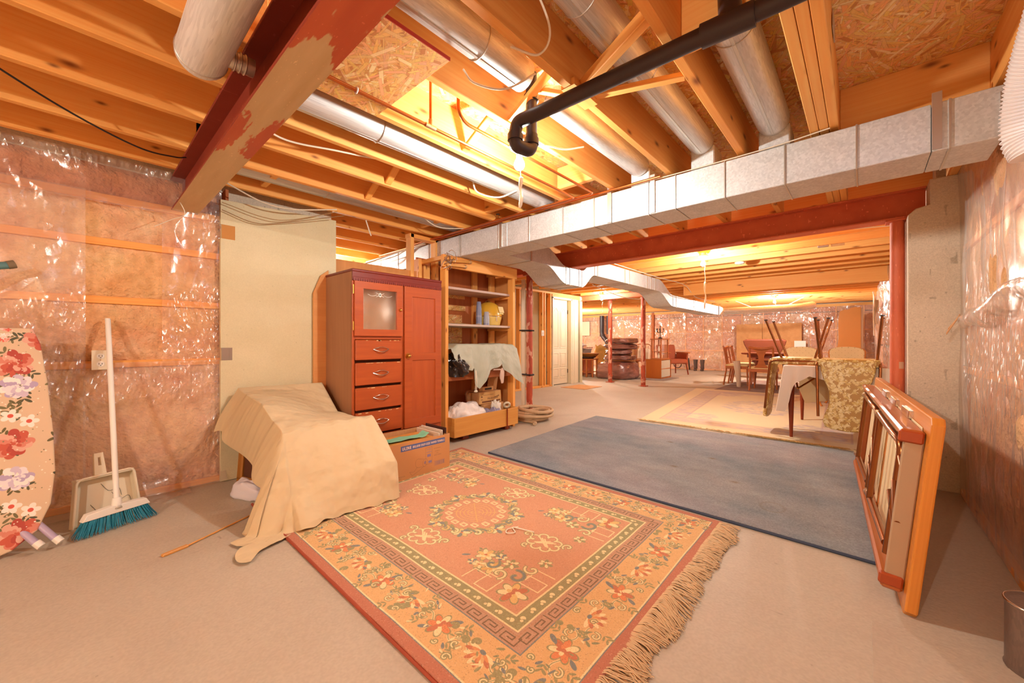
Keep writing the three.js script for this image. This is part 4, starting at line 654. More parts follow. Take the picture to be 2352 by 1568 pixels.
// ---------- wardrobe cabinet ----------
{
  const t = thing('wardrobe', 'reddish brown wooden wardrobe with a mirror door, four drawers and one tall door', 'wardrobe', [-2.9, 0, -1.4]);
  const W = 0.845, D = 0.5, Ht = 1.56; // local z runs to -W, x to -D
  part('side', bb(-D, 0.08, 0, -0.01, Ht - 0.02, -0.018), cabSide, t, 'faded grey-brown side'); part('side', bb(-D, 0.08, -W + 0.018, -0.01, Ht - 0.02, -W), cabSide, t);
  part('back', bb(-D, 0.08, -0.018, -D + 0.006, Ht - 0.02, -W + 0.018, 0), cabSide, t);
  part('top', bb(-D, Ht - 0.022, 0.004, 0.008, Ht, -W - 0.004, 0.005), varnishDark, t);
  part('cornice', [bb(-0.01, Ht - 0.09, 0, 0.004, Ht - 0.02, -W), ...[...Array(44)].map((_, i) => mv(rot(cyl(0.0095, 0.0095, 0.012, 10), 0, 0, Math.PI / 2), 0.006, Ht - 0.083, -0.012 - i * (W - 0.024) / 43)), bb(0.002, Ht - 0.078, 0, 0.011, Ht - 0.062, -W, 0.003)], varnishDark, t, 'cornice with a scalloped edge');
  part('front_frame', [bb(-0.02, 0.1, 0, 0, Ht - 0.09, -0.02), bb(-0.02, 0.1, -W + 0.016, 0, Ht - 0.09, -W), bb(-0.02, 0.1, -0.423, 0, Ht - 0.09, -0.447), bb(-0.02, 0.1, -0.02, 0, 0.26, -W + 0.016), bb(-0.02, 1.015, -0.02, -0.002, 1.045, -0.43)], varnish, t);
  for (const z of [-0.03, -W + 0.03]) part('leg', bb(-0.05, 0, z - 0.022, -0.004, 0.1, z + 0.022, 0.004), varnishDark, t);
  for (const z of [-0.03, -W + 0.03]) part('leg', bb(-D, 0, z - 0.022, -D + 0.05, 0.1, z + 0.022, 0.004), varnishDark, t);
  part('carcass', bb(-D + 0.01, 0.1, -0.02, -0.021, Ht - 0.03, -W + 0.02, 0), std({ color: 0x5a2a12, roughness: 0.9 }), t);
  // mirror door
  const m = part('mirror_door', extrudeX([[-0.012, 1.045], [-0.425, 1.045], [-0.425, 1.465], [-0.012, 1.465]], 0, 0.018, 0.002, [[[-0.078, 1.095], [-0.376, 1.095], [-0.376, 1.412], [-0.078, 1.412]]]), varnish, t);
  part('mirror', bb(0.004, 1.09, -0.074, 0.008, 1.417, -0.38, 0), std({ color: 0xe6ddd2, metalness: 1, roughness: 0.09 }), m, 'small mirror');
  const etch = []; for (const s of [-1, 1]) { const pts = []; for (let k = 0; k <= 8; k++) pts.push([0.0085, 1.372 - 0.012 * Math.sin(k / 8 * 3.2), -0.227 + s * (0.03 + k * 0.0095)]); etch.push(sweep(pts, 0.0014, { n: 16, sides: 4 })); }
  for (let k = 0; k < 6; k++) { const a = k * Math.PI / 3; etch.push(mv(cbox(0.002, 0.017, 0.009, 0.001).rotateX(a), 0.0085, 1.372 + 0.008 * Math.cos(a), -0.227 + 0.008 * Math.sin(a))); }
  for (const s of [-1, 1]) etch.push(board(V(0.0085, 1.356, -0.227 + s * 0.035), V(0.0085, 1.388, -0.227 - s * 0.035), 0.002, 0.002, V(1, 0, 0), 0));
  part('etched_flower', etch, std({ color: 0xfff6e8, roughness: 0.9 }), m, 'pale etched flower spray');
  part('knob', mv(new THREE.SphereGeometry(0.012, 16, 10), 0.03, 1.262, -0.402), brass, m);
  for (const y of [1.12, 1.4]) part('hinge', mv(cyl(0.006, 0.006, 0.07, 10), 0.008, y, -0.006), brass, m);
  // drawers
  [[0.856, 1.012], [0.66, 0.834], [0.468, 0.64], [0.275, 0.448]].forEach(([y0, y1]) => {
    const d = part('drawer', bb(0, y0, -0.018, 0.02, y1, -0.422, 0.004), varnish, t), yc = (y0 + y1) / 2, n = 16, up = [], lo = [];
    for (let k = 0; k <= n; k++) { const q = k / n, z = lerp(-0.16, -0.295, q), s = Math.sin(q * Math.PI); up.push([0.022 + 0.012 * s, yc + 0.004 + 0.019 * s, z]); lo.push([0.022 + 0.02 * s, yc + 0.004 - 0.019 * s, z]); }
    part('pull', [sweep(up, 0.0028, { n: 24, sides: 8 }), sweep(lo, 0.004, { n: 24, sides: 8 })], chrome, d, 'leaf-shaped metal pull');
    part('wear', [...Array(7)].map(() => bb(0.0195, y1 - 0.006 + rr(-0.003, 0.001), 0, 0.0206, y1 - 0.002, rr(0.004, 0.03), 0).translate(0, 0, rr(-0.4, -0.06))), std({ color: 0xe6c08a, roughness: 0.9 }), d, 'chipped varnish flecks').userData.kind = 'stuff';
  });
  // tall door
  const d = part('tall_door', [extrudeX([[-0.448, 0.265], [-0.828, 0.265], [-0.828, 1.465], [-0.448, 1.465]], 0, 0.018, 0.002, [[[-0.52, 0.33], [-0.765, 0.33], [-0.765, 0.84], [-0.52, 0.84]], [[-0.52, 0.9], [-0.765, 0.9], [-0.765, 1.385], [-0.52, 1.385]]]), bb(-0.002, 0.31, -0.5, 0.012, 1.4, -0.78, 0)], varnish, t);
  part('knob', [mv(new THREE.SphereGeometry(0.017, 16, 12), 0.04, 0.878, -0.476), mv(rot(cyl(0.02, 0.024, 0.008, 16), 0, 0, Math.PI / 2), 0.022, 0.878, -0.476)], brass, d);
}
{ const o = [[-1.3, 0.0], [-1.385, 0.0], [-1.385, 1.58], [-1.3, 1.4]]; single('panel_board', extrudeX([[-1.3, 0.0], [-1.42, 0.0], [-1.42, 1.6], [-1.36, 1.55], [-1.3, 1.4]], -3.385, -3.41 + 0.038, 0.002), plywood, 'narrow brown board with a slanted top, tucked behind the wardrobe', 'board'); }

// ---------- open shelves ----------
{
  const t = thing('shelf_unit', 'rough lumber shelving frame beside the wardrobe', 'shelves', [0, 0, 0]);
  part('post', bb(-3.16, 0, -2.43, -3.072, 1.75, -2.468, 0.003), sprucePale, t); part('post', bb(-3.16, 0, -3.43, -3.072, 1.75, -3.468, 0.003), sprucePale, t);
  part('post', bb(-3.5, 0, -2.45, -3.46, 1.81, -2.53), spruce, t); part('post', bb(-3.5, 0, -3.44, -3.46, 1.81, -3.52), spruce, t);
  part('top_beam', bb(-3.11, 1.74, -2.40, -3.07, 1.861, -3.5, 0.003), spruce2, t); part('side_rail', bb(-3.56, 1.81, -2.4, -3.11, 1.85, -2.44), spruce, t); part('side_rail', bb(-3.56, 1.81, -3.46, -3.11, 1.85, -3.5), spruce, t);
  part('shelf', bb(-3.52, 1.535, -2.47, -3.125, 1.56, -3.43, 0.002), std({ color: 0xc8a89a, roughness: 0.55 }), t, 'upper greyish shelf'); part('shelf', bb(-3.52, 1.16, -2.47, -3.115, 1.183, -3.43, 0.002), std({ color: 0xcdb4a4, roughness: 0.55 }), t, 'middle greyish shelf');
  part('shelf', [bb(-3.52, 0.615, -2.47, -3.1, 0.64, -3.43, 0.002), bb(-3.115, 0.6, -2.47, -3.095, 0.675, -3.43, 0.002)], darkPly, t, 'lower brown shelf with a front lip');
  part('cleat', bb(-3.5, 1.505, -3.425, -3.14, 1.534, -3.445), spruce2, t); part('cleat', bb(-3.5, 1.13, -3.425, -3.14, 1.159, -3.445), spruce2, t);
}
{
  const t = thing('wooden_tray', 'shallow orange-brown wooden tray box on the floor under the shelves', 'box', [0, 0, 0]);
  part('front_board', bb(-2.985, 0.055, -2.47, -2.965, 0.245, -3.4, 0.003), honey, t); part('side_board', bb(-3.42, 0.055, -2.455, -2.965, 0.245, -2.475, 0.003), honey, t); part('side_board', bb(-3.42, 0.055, -3.385, -2.985, 0.245, -3.4, 0.003), honey, t);
  part('back_board', bb(-3.42, 0.055, -2.475, -3.4, 0.245, -3.385, 0.003), honey, t); part('base_board', bb(-3.42, 0.055, -2.475, -2.985, 0.068, -3.385, 0.002), darkPly, t);
  for (const z of [-2.62, -3.25]) part('runner', bb(-3.4, 0.0, z, -3.03, 0.054, z - 0.08, 0.003), darkTeak, t);
}
single('plank_end', bb(-2.964, 0.02, -3.2, -2.95, 0.25, -3.21, 0.002).rotateX(0), darkTeak, 'thin dark stick propped on the front of the tray box', 'stick');
{ // tarp over a carton
  const c = single('carton', bb(-3.4, 0.642, -2.68, -3.1, 0.95, -3.38, 0.004), cardboard, 'brown carton under the grey-green tarp on the lower shelf', 'carton');
  const hem = z => { const k = (-2.47 - z) / 1.0; const P = [[0, 0.84], [0.12, 0.72], [0.24, 0.7], [0.275, 0.735], [0.29, 0.56], [0.36, 0.5], [0.44, 0.58], [0.52, 0.69], [0.66, 0.73], [0.7, 0.75], [0.74, 0.68], [0.86, 0.6], [1.0, 0.5]]; for (let i = 0; i < P.length - 1; i++) if (k <= P[i + 1][0]) return lerp(P[i][1], P[i + 1][1], (k - P[i][0]) / (P[i + 1][0] - P[i][0])); return 0.5; };
  const g = grid(110, 60, (u, v) => { const z = lerp(-2.475, -3.47, u), f = 0.5 + 0.5 * Math.sin(u * 31 + 2 * vn(u * 6, 3)); let x, y; const top = 0.968 + 0.015 * vn(u * 9, 2) - 0.05 * smooth(0.1, 0, u) - 0.04 * smooth(0.93, 1, u);
    if (v < 0.35) { x = lerp(-3.38, -3.06, v / 0.35); y = top - 0.01 * f; } else { const k = (v - 0.35) / 0.65; y = lerp(top - 0.004, hem(z), k); x = -3.06 + 0.045 * Math.sqrt(k) + 0.03 * f * k + 0.02 * (fbm3(u * 9, k * 4, 2, 3) - 0.5) + 0.05 * smooth(0.7, 1, u) * k; }
    y += 0.008 * (fbm3(u * 20, v * 12, 5, 2) - 0.5); return [x, y, z, u, v * 0.7]; });
  single('tarp', g, std({ color: 0xb6b8a4, roughness: 0.55, bumpMap: TCREASE, bumpScale: 0.012, ...dbl }), 'crumpled grey-green tarp hanging over the lower shelf', 'tarp');
  single('drawstring', [sweep([[-2.985, 0.7, -2.75], [-2.98, 0.6, -2.752], [-2.985, 0.5, -2.748]], 0.0035, { n: 12, sides: 5 }), sweep([[-2.985, 0.7, -2.762], [-2.978, 0.58, -2.765], [-2.982, 0.49, -2.762]], 0.0035, { n: 12, sides: 5 }), mv(blob(0.018, 0.014, 0.02, 0.3, 3, 1, 12), -2.983, 0.475, -2.755)], cableWhite, 'white drawstring dangling from the tarp', 'string');
  single('rag', [blob(0.02, 0.09, 0.03, 0.4, 2.2, 4, 18, -1).translate(-3.03, 0.53, -3.2), pipe([[-3.03, 0.69, -3.06], [-3.03, 0.685, -3.2]], 0.008, 8)], std({ color: 0xe8c4b0, roughness: 0.8 }), 'knotted pinkish rag hanging below the tarp', 'rag');
  const b = single('plastic_bag', blob(0.17, 0.14, 0.1, 0.45, 2.6, 9, 40, -0.75), phy({ color: 0x2c2422, roughness: 0.22, clearcoat: 0.5, bumpMap: TCREASE, bumpScale: 0.02 }), 'shiny black plastic bag on the lower shelf left of the tarp', 'bag'); b.position.set(-3.13, 0.642, -2.58);
}
{ // yellow domed cooker and cups
  const yel = phy({ color: 0xd9a531, roughness: 0.3, clearcoat: 0.5 }), pale = phy({ color: 0xe6c66c, roughness: 0.4, clearcoat: 0.3 });
  const t = thing('domed_roaster', 'round yellow domed roaster with a paper tag on the middle shelf', 'roaster', [-3.28, 1.183, -3.23]);
  part('base', lathe([[0.0005, 0], [0.125, 0], [0.135, 0.012], [0.15, 0.08], [0.155, 0.1], [0.15, 0.104], [0.0005, 0.104]], 40), pale, t);
  part('lid', mv(lathe([[0.155, 0], [0.158, 0.006], [0.157, 0.03], [0.145, 0.08], [0.118, 0.125], [0.08, 0.155], [0.04, 0.17], [0.0005, 0.174]], 40), 0, 0.106, 0), yel, t);
  part('rim_band', mv(rot(new THREE.TorusGeometry(0.156, 0.004, 8, 48), Math.PI / 2), 0, 0.106, 0), chrome, t);
  part('handle', [bent([[-0.02, 0.278, 0.03], [-0.02, 0.296, 0.02], [-0.02, 0.296, -0.03], [-0.02, 0.276, -0.04]], 0.01, 0.005, 8)], chrome, t);
  part('latch', mv(cbox(0.006, 0.06, 0.014, 0.003), 0.152, 0.075, 0.02), chrome, t);
  part('paper_tag', mv(cbox(0.004, 0.075, 0.08, 0.001).rotateZ(0.35), 0.148, 0.185, -0.06), std({ map: canvasTex(128, 128, (g) => { g.fillStyle = '#ecd398'; g.fillRect(0, 0, 128, 128); g.strokeStyle = '#6a5a40'; g.lineWidth = 3; for (const y of [46, 62, 80]) { g.beginPath(); g.moveTo(24, y); for (let x = 24; x < 104; x += 6) g.lineTo(x, y + (rnd() - 0.5) * 12); g.stroke(); } }) }), t, 'pale paper tag with scribbled handwriting');
  part('tag_tape', mv(cbox(0.01, 0.02, 0.07, 0.003), 0.15, 0.14, -0.06), pale, t);
  const cup = (label, x, z, n, col, group) => { const s = thing('cup_stack', label, 'cups', [x, 1.183, z]); for (let i = 0; i < n; i++) part('cup', mv(lathe([[0.034, 0], [0.0355, 0.004], [0.0335, 0.008], [0.0245, 0.085], [0.0005, 0.087]], 24), 0, i * 0.022, 0).scale(1 - i * 0.012, 1, 1 - i * 0.012), std({ color: i === 0 || i === 4 ? 0x8d8ea6 : col, roughness: 0.4 }), s); };
  cup('taller stack of blue-grey plastic cups beside the yellow roaster', -3.2, -3.0, 9, 0x7c809c);
  cup('shorter stack of pale grey plastic cups in front of the yellow roaster', -3.16, -3.08, 4, 0xa9a8b4);
  single('paper_scraps', [grid(14, 6, (u, v) => [-3.15 - v * 0.1, 1.188 + 0.012 * Math.sin(u * 9) * v, -2.55 - u * 0.28]), grid(8, 4, (u, v) => [-3.13 - v * 0.05, 1.187 + 0.01 * u * v, -2.88 - u * 0.1])], std({ color: 0xe2c088, ...dbl }), 'curled paper scraps on the middle shelf left of the cups', 'paper');
}
{ // trouser hangers on the top beam
  const hang = (label, y, z, dy, tilt) => { const t = thing('clamp_hanger', label, 'hanger', [-3.05, y, z]); t.rotation.x = tilt;
    part('bar', [bb(-0.012, -0.012, 0.0, 0.006, 0.012, -0.25, 0.004), bb(0.008, -0.012, 0.01, 0.022, 0.012, -0.25, 0.004)], honey, t);
    part('clip', [mv(rot(new THREE.TorusGeometry(0.016, 0.004, 6, 14), 0, 0, 0.5), 0.005, 0, -0.22), mv(rot(new THREE.TorusGeometry(0.016, 0.004, 6, 14), 0, 0, 0.5), 0.005, 0, -0.235)], chrome, t);
    part('clip', [mv(rot(new THREE.TorusGeometry(0.016, 0.004, 6, 14)), 0.005, 0, -0.02)], chrome, t);
    part('hook', sweep([[0, 0.012, -0.06], [0, 0.05, -0.05], [0.01, 0.09, -0.03], [0.0, 0.11, 0.0], [-0.03, 0.1, 0.01]], 0.003, { n: 20, sides: 6 }), chrome, t); };
  hang('upper wooden clamp hanger hooked on the left end of the shelf beam', 1.8, -2.5, 0, 0.1);
  hang('lower wooden clamp hanger with metal clips below the other, on the shelf beam', 1.755, -2.43, 0, 0.05);
  single('clamp_cluster', [...Array(10)].map((_, i) => sweep([[-3.06 + rr(-0.02, 0.03), 1.84 + rr(-0.05, 0.04), -2.45 + rr(-0.05, 0.05)], [-3.03, 1.8 + rr(-0.08, 0.05), -2.47 + rr(-0.05, 0.07)], [-3.05 + rr(-0.02, 0.03), 1.72 + rr(-0.03, 0.05), -2.44 + rr(-0.05, 0.1)]], 0.003, { n: 8, sides: 5 })), chrome, 'tangle of shiny metal hanger hooks on the shelf beam', 'hooks');
}
{ // bags and produce carton in the tray
  const bag = phy({ color: 0xe9e0da, roughness: 0.38, bumpMap: TCREASE, bumpScale: 0.015 });
  const a = single('plastic_bag', blob(0.15, 0.17, 0.24, 0.35, 2.1, 2, 40, -0.7), bag, 'large white plastic bag bulging out of the tray box', 'bag'); a.position.set(-3.15, 0.07, -2.78);
  const c = single('plastic_bag', blob(0.09, 0.16, 0.12, 0.5, 2.6, 7, 34, -0.6), phy({ color: 0xf0e6de, roughness: 0.35, bumpMap: TCREASE, bumpScale: 0.015 }), 'smaller white plastic bag with a pointed top, at the left end of the tray', 'bag'); c.position.set(-3.15, 0.07, -2.6);
  const d = single('plastic_bag', blob(0.08, 0.11, 0.12, 0.55, 3, 4, 34, -0.6), phy({ color: 0x8f86a0, roughness: 0.3, bumpMap: TCREASE, bumpScale: 0.02 }), 'crinkled lilac-grey plastic bag beside the big white bag', 'bag'); d.position.set(-3.06, 0.1, -3.06);
  const e = single('plastic_bag', blob(0.05, 0.13, 0.07, 0.7, 3.4, 8, 30, -0.6), phy({ color: 0xe8dccc, roughness: 0.35 }), 'clear crumpled bag top sticking up by the carton', 'bag'); e.position.set(-3.08, 0.12, -3.14);
  const T = canvasTex(512, 256, (g, w, h) => { g.fillStyle = '#cf9e60'; g.fillRect(0, 0, w, h); g.fillStyle = '#7a4a2a'; g.fillRect(60, 196, 430, 40); g.fillStyle = '#5a3a22'; g.font = 'italic bold 66px serif'; g.fillText('Sunrise', 180, 168); g.font = 'bold 20px sans-serif'; g.fillText('GARDEN FRESH PRODUCE', 90, 70); g.save(); g.translate(390, 130); g.rotate(-0.3); g.fillStyle = '#8a6038'; g.fillRect(-40, -16, 120, 30); g.restore(); g.fillStyle = '#5a3a22'; g.beginPath(); g.moveTo(36, 110); g.lineTo(60, 70); g.lineTo(84, 110); g.fill(); g.fillRect(34, 150, 50, 6); g.fillRect(34, 166, 50, 6); });
  const t = thing('produce_carton', 'small printed produce carton with a handle cut-out, sitting in the tray', 'carton', [-3.16, 0.3, -3.16], 0); t.rotation.z = 0.06;
  part('body', bb(-0.2, 0, 0.19, 0.0, 0.13, -0.16, 0.003), cardboard, t); const fp = new THREE.PlaneGeometry(0.348, 0.126); fp.rotateY(Math.PI / 2); part('printed_face', mv(fp, 0.0008, 0.065, 0.015), std({ map: T, roughness: 0.85 }), t);
  part('lid', [board(V(-0.2, 0.15, 0.015), V(0.0, 0.131, 0.015), 0.35, 0.005, V(0, 0, 1), 0.001), bb(-0.09, 0.14, 0.1, -0.03, 0.185, -0.07, 0.003)], cardboard, t); part('handle_slot', bb(-0.029, 0.15, 0.07, -0.026, 0.172, -0.04, 0.001), darkMetal, t);
  single('produce_prop', bb(-3.4, 0.069, -3.02, -3.14, 0.296, -3.34, 0.004), cardboard, 'plain brown carton under the printed produce carton', 'carton');
  single('flap', board(V(-3.3, 0.43, -3.3), V(-3.28, 0.58, -3.31), 0.16, 0.005, V(0, 0, 1), 0.001), cardboard, 'upright cardboard flap behind the printed produce carton', 'cardboard');
  const tp = single('tape_roll', mv(rot(new THREE.TorusGeometry(0.032, 0.013, 10, 28), 0.5, 0.9, 0), -3.06, 0.27, -3.31), creamPlastic, 'cream roll of tape lying at the right end of the tray', 'tape');
}
{ // coiled hose
  const pts = []; for (let k = 0; k <= 150; k++) { const a = k / 150 * Math.PI * 2 * 6.2 + 2.2, l = k / 150; const r = 0.165 + 0.045 * Math.sin(a * 0.37 + 1) + 0.02 * Math.sin(a * 1.9); pts.push([-3.12 + Math.cos(a) * r * 1.05 + 0.02 * Math.sin(a * 0.5), 0.026 + 0.125 * l + 0.012 * Math.sin(a * 1.3) * l, -3.87 + Math.sin(a) * r * 1.15]); }
  pts.unshift([-2.9, 0.024, -3.62], [-2.96, 0.024, -3.68]);
  single('hose', sweep(pts, (u, l) => 0.021 + 0.0022 * Math.sin(l * 420), { n: 1400, sides: 9 }), std({ color: 0xc9a883, roughness: 0.7 }), 'coiled tan corrugated hose on the floor at the foot of the post', 'hose');
}
// ---------- paper towel carton ----------
{
  const t = thing('paper_towel_carton', 'open brown paper towel carton with a blue printed band, in front of the wardrobe', 'carton', [-2.433, 0, -1.965]);
  const L = 0.62, D = 0.36, H = 0.275; // local z to +L, x to -D
  const T = canvasTex(1024, 466, (g, w, h) => {
    g.fillStyle = '#c98e58'; g.fillRect(0, 0, w, h); for (let i = 0; i < 9000; i++) { g.fillStyle = `rgba(${rnd() < 0.5 ? 120 : 230},${rnd() < 0.5 ? 80 : 170},90,.07)`; g.fillRect(rr(0, w), rr(0, h), 3, 2); }
    g.fillStyle = '#5a6596'; g.fillRect(300, 34, 646, 66); g.fillStyle = '#f0d2b4'; g.font = 'bold 50px sans-serif'; g.fillText('ULINE', 318, 86, 128); g.font = 'bold 38px sans-serif'; g.fillText('DELUXE EASY-SIZE PAPER TOWELS', 462, 82, 476);
    g.strokeStyle = '#7a5a44'; g.lineWidth = 2; g.beginPath(); g.ellipse(640, 300, 34, 48, 0.3, 0, 7); g.stroke(); g.beginPath(); g.ellipse(640, 300, 13, 18, 0.3, 0, 7); g.stroke(); g.fillStyle = '#9a7a88'; g.fill(); g.beginPath(); g.moveTo(628, 254); g.lineTo(540, 232); g.bezierCurveTo(490, 240, 490, 320, 530, 340); g.lineTo(630, 348); g.stroke(); g.beginPath(); g.moveTo(530, 330); g.lineTo(480, 380); g.lineTo(420, 370); g.lineTo(455, 420); g.lineTo(560, 380); g.lineTo(610, 350); g.stroke();
    g.strokeRect(650, 120, 96, 210); g.fillStyle = '#8a7a9a'; g.font = 'bold 22px sans-serif'; g.fillText('ULINE', 664, 150); g.fillRect(660, 176, 80, 5); g.fillRect(672, 206, 54, 34); g.fillRect(690, 290, 50, 30); g.fillStyle = '#7a5a44'; g.font = '17px sans-serif'; g.fillText('15 ROLLS', 790, 196); g.fillText('2-PLY', 802, 222); g.fillText('PAPER TOWELS', 774, 246); g.fillRect(770, 150, 110, 3);
    g.strokeStyle = '#6f6480'; g.strokeRect(780, 318, 160, 54); for (let i = 0; i < 26; i++) { g.fillStyle = '#7a6c86'; g.fillRect(790 + i * 5.6, 322, rr(1, 4), 46); }
    g.fillStyle = '#7a5a44'; g.font = '16px sans-serif'; g.fillText('MADE IN U.S.A.', 250, 404); g.fillText('S-13593', 250, 426);
  });
  part('front_wall', bb(-0.004, 0, 0, 0, H, L, 0.001), cardboard, t); const fp = new THREE.PlaneGeometry(L, H); fp.rotateY(Math.PI / 2); part('printed_face', mv(fp, 0.0006, H / 2, L / 2), std({ map: T, roughness: 0.85 }), t, 'printed front with blue band');
  part('back_wall', bb(-D, 0, 0, -D + 0.004, H + 0.005, L, 0.001), cardboard, t); part('end_wall', bb(-D, 0, 0, 0, H, 0.004, 0.001), cardboard, t); part('end_wall', bb(-D, 0, L - 0.004, 0, H, L, 0.001), cardboard, t); part('bottom', bb(-D, 0, 0, 0, 0.004, L, 0.001), cardboard, t);
  const w = single('wooden_board', bb(-2.44, 0.245, -1.86, -2.73, 0.26, -1.38, 0.002), honey, 'honey wood panel lying in the open paper towel carton', 'board');
  const q = single('carton_filling', bb(-2.46, 0.006, -1.9, -2.76, 0.243, -1.38, 0.004), cardboard, 'packed cardboard filling inside the paper towel carton', 'filling');
  single('cloth', grid(30, 12, (u, v) => { const z = -1.82 + u * 0.36, e = 1 - 0.35 * Math.abs(u - 0.5) * 2; return [-2.5 - v * 0.13 * e - 0.03 * u, 0.266 + 0.012 * fbm3(u * 6, v * 4, 3, 3) + 0.025 * smooth(0.12, 0, u), z, u * 0.4, v * 0.15]; }), fabric(0x86c4a0), 'mint green folded cloth on top of the paper towel carton', 'cloth');
  for (let i = 0; i < 3; i++) single('paper_sheaf', bb(-2.47 - i * 0.01, 0.08, -1.888 - i * 0.022, -2.77, 0.285 + i * 0.006, -1.9 - i * 0.022, 0.002), std({ color: [0xe8d4bc, 0xd8bfa4, 0xecdcc8][i], roughness: 0.8 }), ['front pale paper sheaf standing at the right end of the carton', 'middle tan paper sheaf standing at the right end of the carton', 'rear cream paper sheaf standing at the right end of the carton'][i], 'papers');
  single('dark_strip', bb(-2.47, 0.27, -1.957, -2.74, 0.315, -1.963, 0.001), std({ color: 0x4a2822, roughness: 0.6 }), 'dark brown strip edge standing at the right end of the carton', 'strip');
}
// ---------- rugs ----------
// the Chinese-style rug: canvas x runs along +x of the room, canvas y runs toward the camera (+z)
const RX0 = -2.78, RX1 = -0.575, RZ0 = -2.39, RZ1 = -0.695;
const TRUG = canvasTex(2048, 1576, (g, W, H) => {
  const s = W / (RX1 - RX0); // pixels per metre
  const cream = '#f0d6a2', olive = '#a0956a', gold = '#dcb07a', terra = '#d09876', brown = '#c0967a', slate = '#848680', rust = '#c67a58', green = '#94916c';
  g.fillStyle = '#bb775e'; g.fillRect(0, 0, W, H);
  const rect = (m, c) => { g.fillStyle = c; g.fillRect(m * s, m * s, W - 2 * m * s, H - 2 * m * s); };
  rect(0.04, slate); rect(0.044, cream); rect(0.05, gold); rect(0.235, slate); rect(0.24, brown); rect(0.305, cream); rect(0.312, olive); rect(0.36, cream); rect(0.368, terra);
  g.lineCap = 'round'; g.lineJoin = 'round';
  // greek key along the brown band
  const along = (m, step, fn) => { const nx = Math.round((W / s - 2 * m) / step), ny = Math.round((H / s - 2 * m) / step);
    for (let i = 0; i < nx; i++) { const x = (m + (i + 0.5) * (W / s - 2 * m) / nx) * s; g.save(); g.translate(x, m * s); fn(i); g.restore(); g.save(); g.translate(x, H - m * s); g.rotate(Math.PI); fn(i); g.restore(); }
    for (let i = 0; i < ny; i++) { const y = (m + (i + 0.5) * (H / s - 2 * m) / ny) * s; g.save(); g.translate(m * s, y); g.rotate(-Math.PI / 2); fn(i); g.restore(); g.save(); g.translate(W - m * s, y); g.rotate(Math.PI / 2); fn(i); g.restore(); } };
  along(0.272, 0.085, () => { g.strokeStyle = '#84684e'; g.lineWidth = 5; g.beginPath(); g.moveTo(-34, 18); g.lineTo(-34, -20); g.lineTo(26, -20); g.lineTo(26, 10); g.lineTo(-14, 10); g.lineTo(-14, -4); g.lineTo(8, -4); g.stroke(); g.strokeStyle = '#c28c68'; g.lineWidth = 3; g.beginPath(); g.moveTo(-28, 20); g.lineTo(34, 20); g.stroke(); });
  along(0.337, 0.06, () => { g.fillStyle = cream; g.beginPath(); g.arc(-3, 0, 10, 0.5, 4.6); g.fill(); g.beginPath(); g.arc(9, -4, 6, 0, 7); g.fill(); });
  const flower = (x, y, R, cols) => { for (let k = 0; k < 7; k++) { petal(g, x, y, k * 0.898 + 0.3, R * 1.12, R * 0.42, olive); } for (let k = 0; k < 7; k++) petal(g, x, y, k * 0.898 + 0.3, R, R * 0.36, cols[k % cols.length]); for (let k = 0; k < 5; k++) petal(g, x, y, k * 1.257, R * 0.5, R * 0.22, cols[(k + 1) % cols.length]); g.fillStyle = rust; g.beginPath(); g.arc(x, y, R * 0.16, 0, 7); g.fill(); };
  const scroll = (x, y, R, a, dir, col, lw = 11) => { for (const [c, w] of [[olive, lw + 8], [col, lw]]) { g.strokeStyle = c; g.lineWidth = w; g.beginPath(); for (let k = 0; k <= 26; k++) { const t = k / 26, r = R * (1 - t * 0.82), b = a + dir * t * 5.6; const q = [x + Math.cos(b) * r, y + Math.sin(b) * r]; k ? g.lineTo(...q) : g.moveTo(...q); } g.stroke(); } };
  const cloud = (x, y, R) => { // knot with a frill of cream lobes
    for (const [c, w] of [[olive, 13], [cream, 9]]) { g.strokeStyle = c; g.lineWidth = w; for (let k = 0; k < 8; k++) { const a = k * Math.PI / 4 + 0.2; g.beginPath(); g.arc(x + Math.cos(a) * R, y + Math.sin(a) * R * 0.8, R * 0.36, a - 1.9, a + 1.9); g.stroke(); } }
    g.strokeStyle = cream; g.lineWidth = 7; for (const d of [-1, 0, 1]) { g.beginPath(); g.moveTo(x - R * 0.5 + d * R * 0.25, y - R * 0.4); g.lineTo(x + R * 0.5 + d * R * 0.1, y + R * 0.4); g.stroke(); g.beginPath(); g.moveTo(x + R * 0.5 + d * R * 0.25, y - R * 0.4); g.lineTo(x - R * 0.5 + d * R * 0.1, y + R * 0.4); g.stroke(); }
    scroll(x - R * 1.75, y - R * 0.2, R * 0.4, 0, -1, cream, 8); scroll(x + R * 1.7, y - R * 0.6, R * 0.42, 2, 1, cream, 8); scroll(x - R * 0.9, y + R * 1.15, R * 0.3, 1, 1, cream, 7);
  };
  const spray = (x, y, R) => { for (let i = 0; i < 5; i++) leaves(g, x + rr(-R, R) * 0.5, y + rr(-R, R) * 0.4, rr(0, 6.28), 3, R * 0.22, i % 2 ? olive : green); flower(x - R * 0.42, y - R * 0.2, R * 0.42, [cream, '#e2b878']); flower(x + R * 0.4, y + R * 0.26, R * 0.46, [cream, '#e6c488', '#d8a868']); flower(x + R * 0.2, y - R * 0.5, R * 0.26, [cream, slate]); flower(x - R * 0.5, y + R * 0.5, R * 0.22, [cream, slate]); petal(g, x - R * 0.9, y + R * 0.2, 2.4, R * 0.4, R * 0.1, slate); petal(g, x + R * 0.8, y - R * 0.2, -0.5, R * 0.4, R * 0.1, slate); };
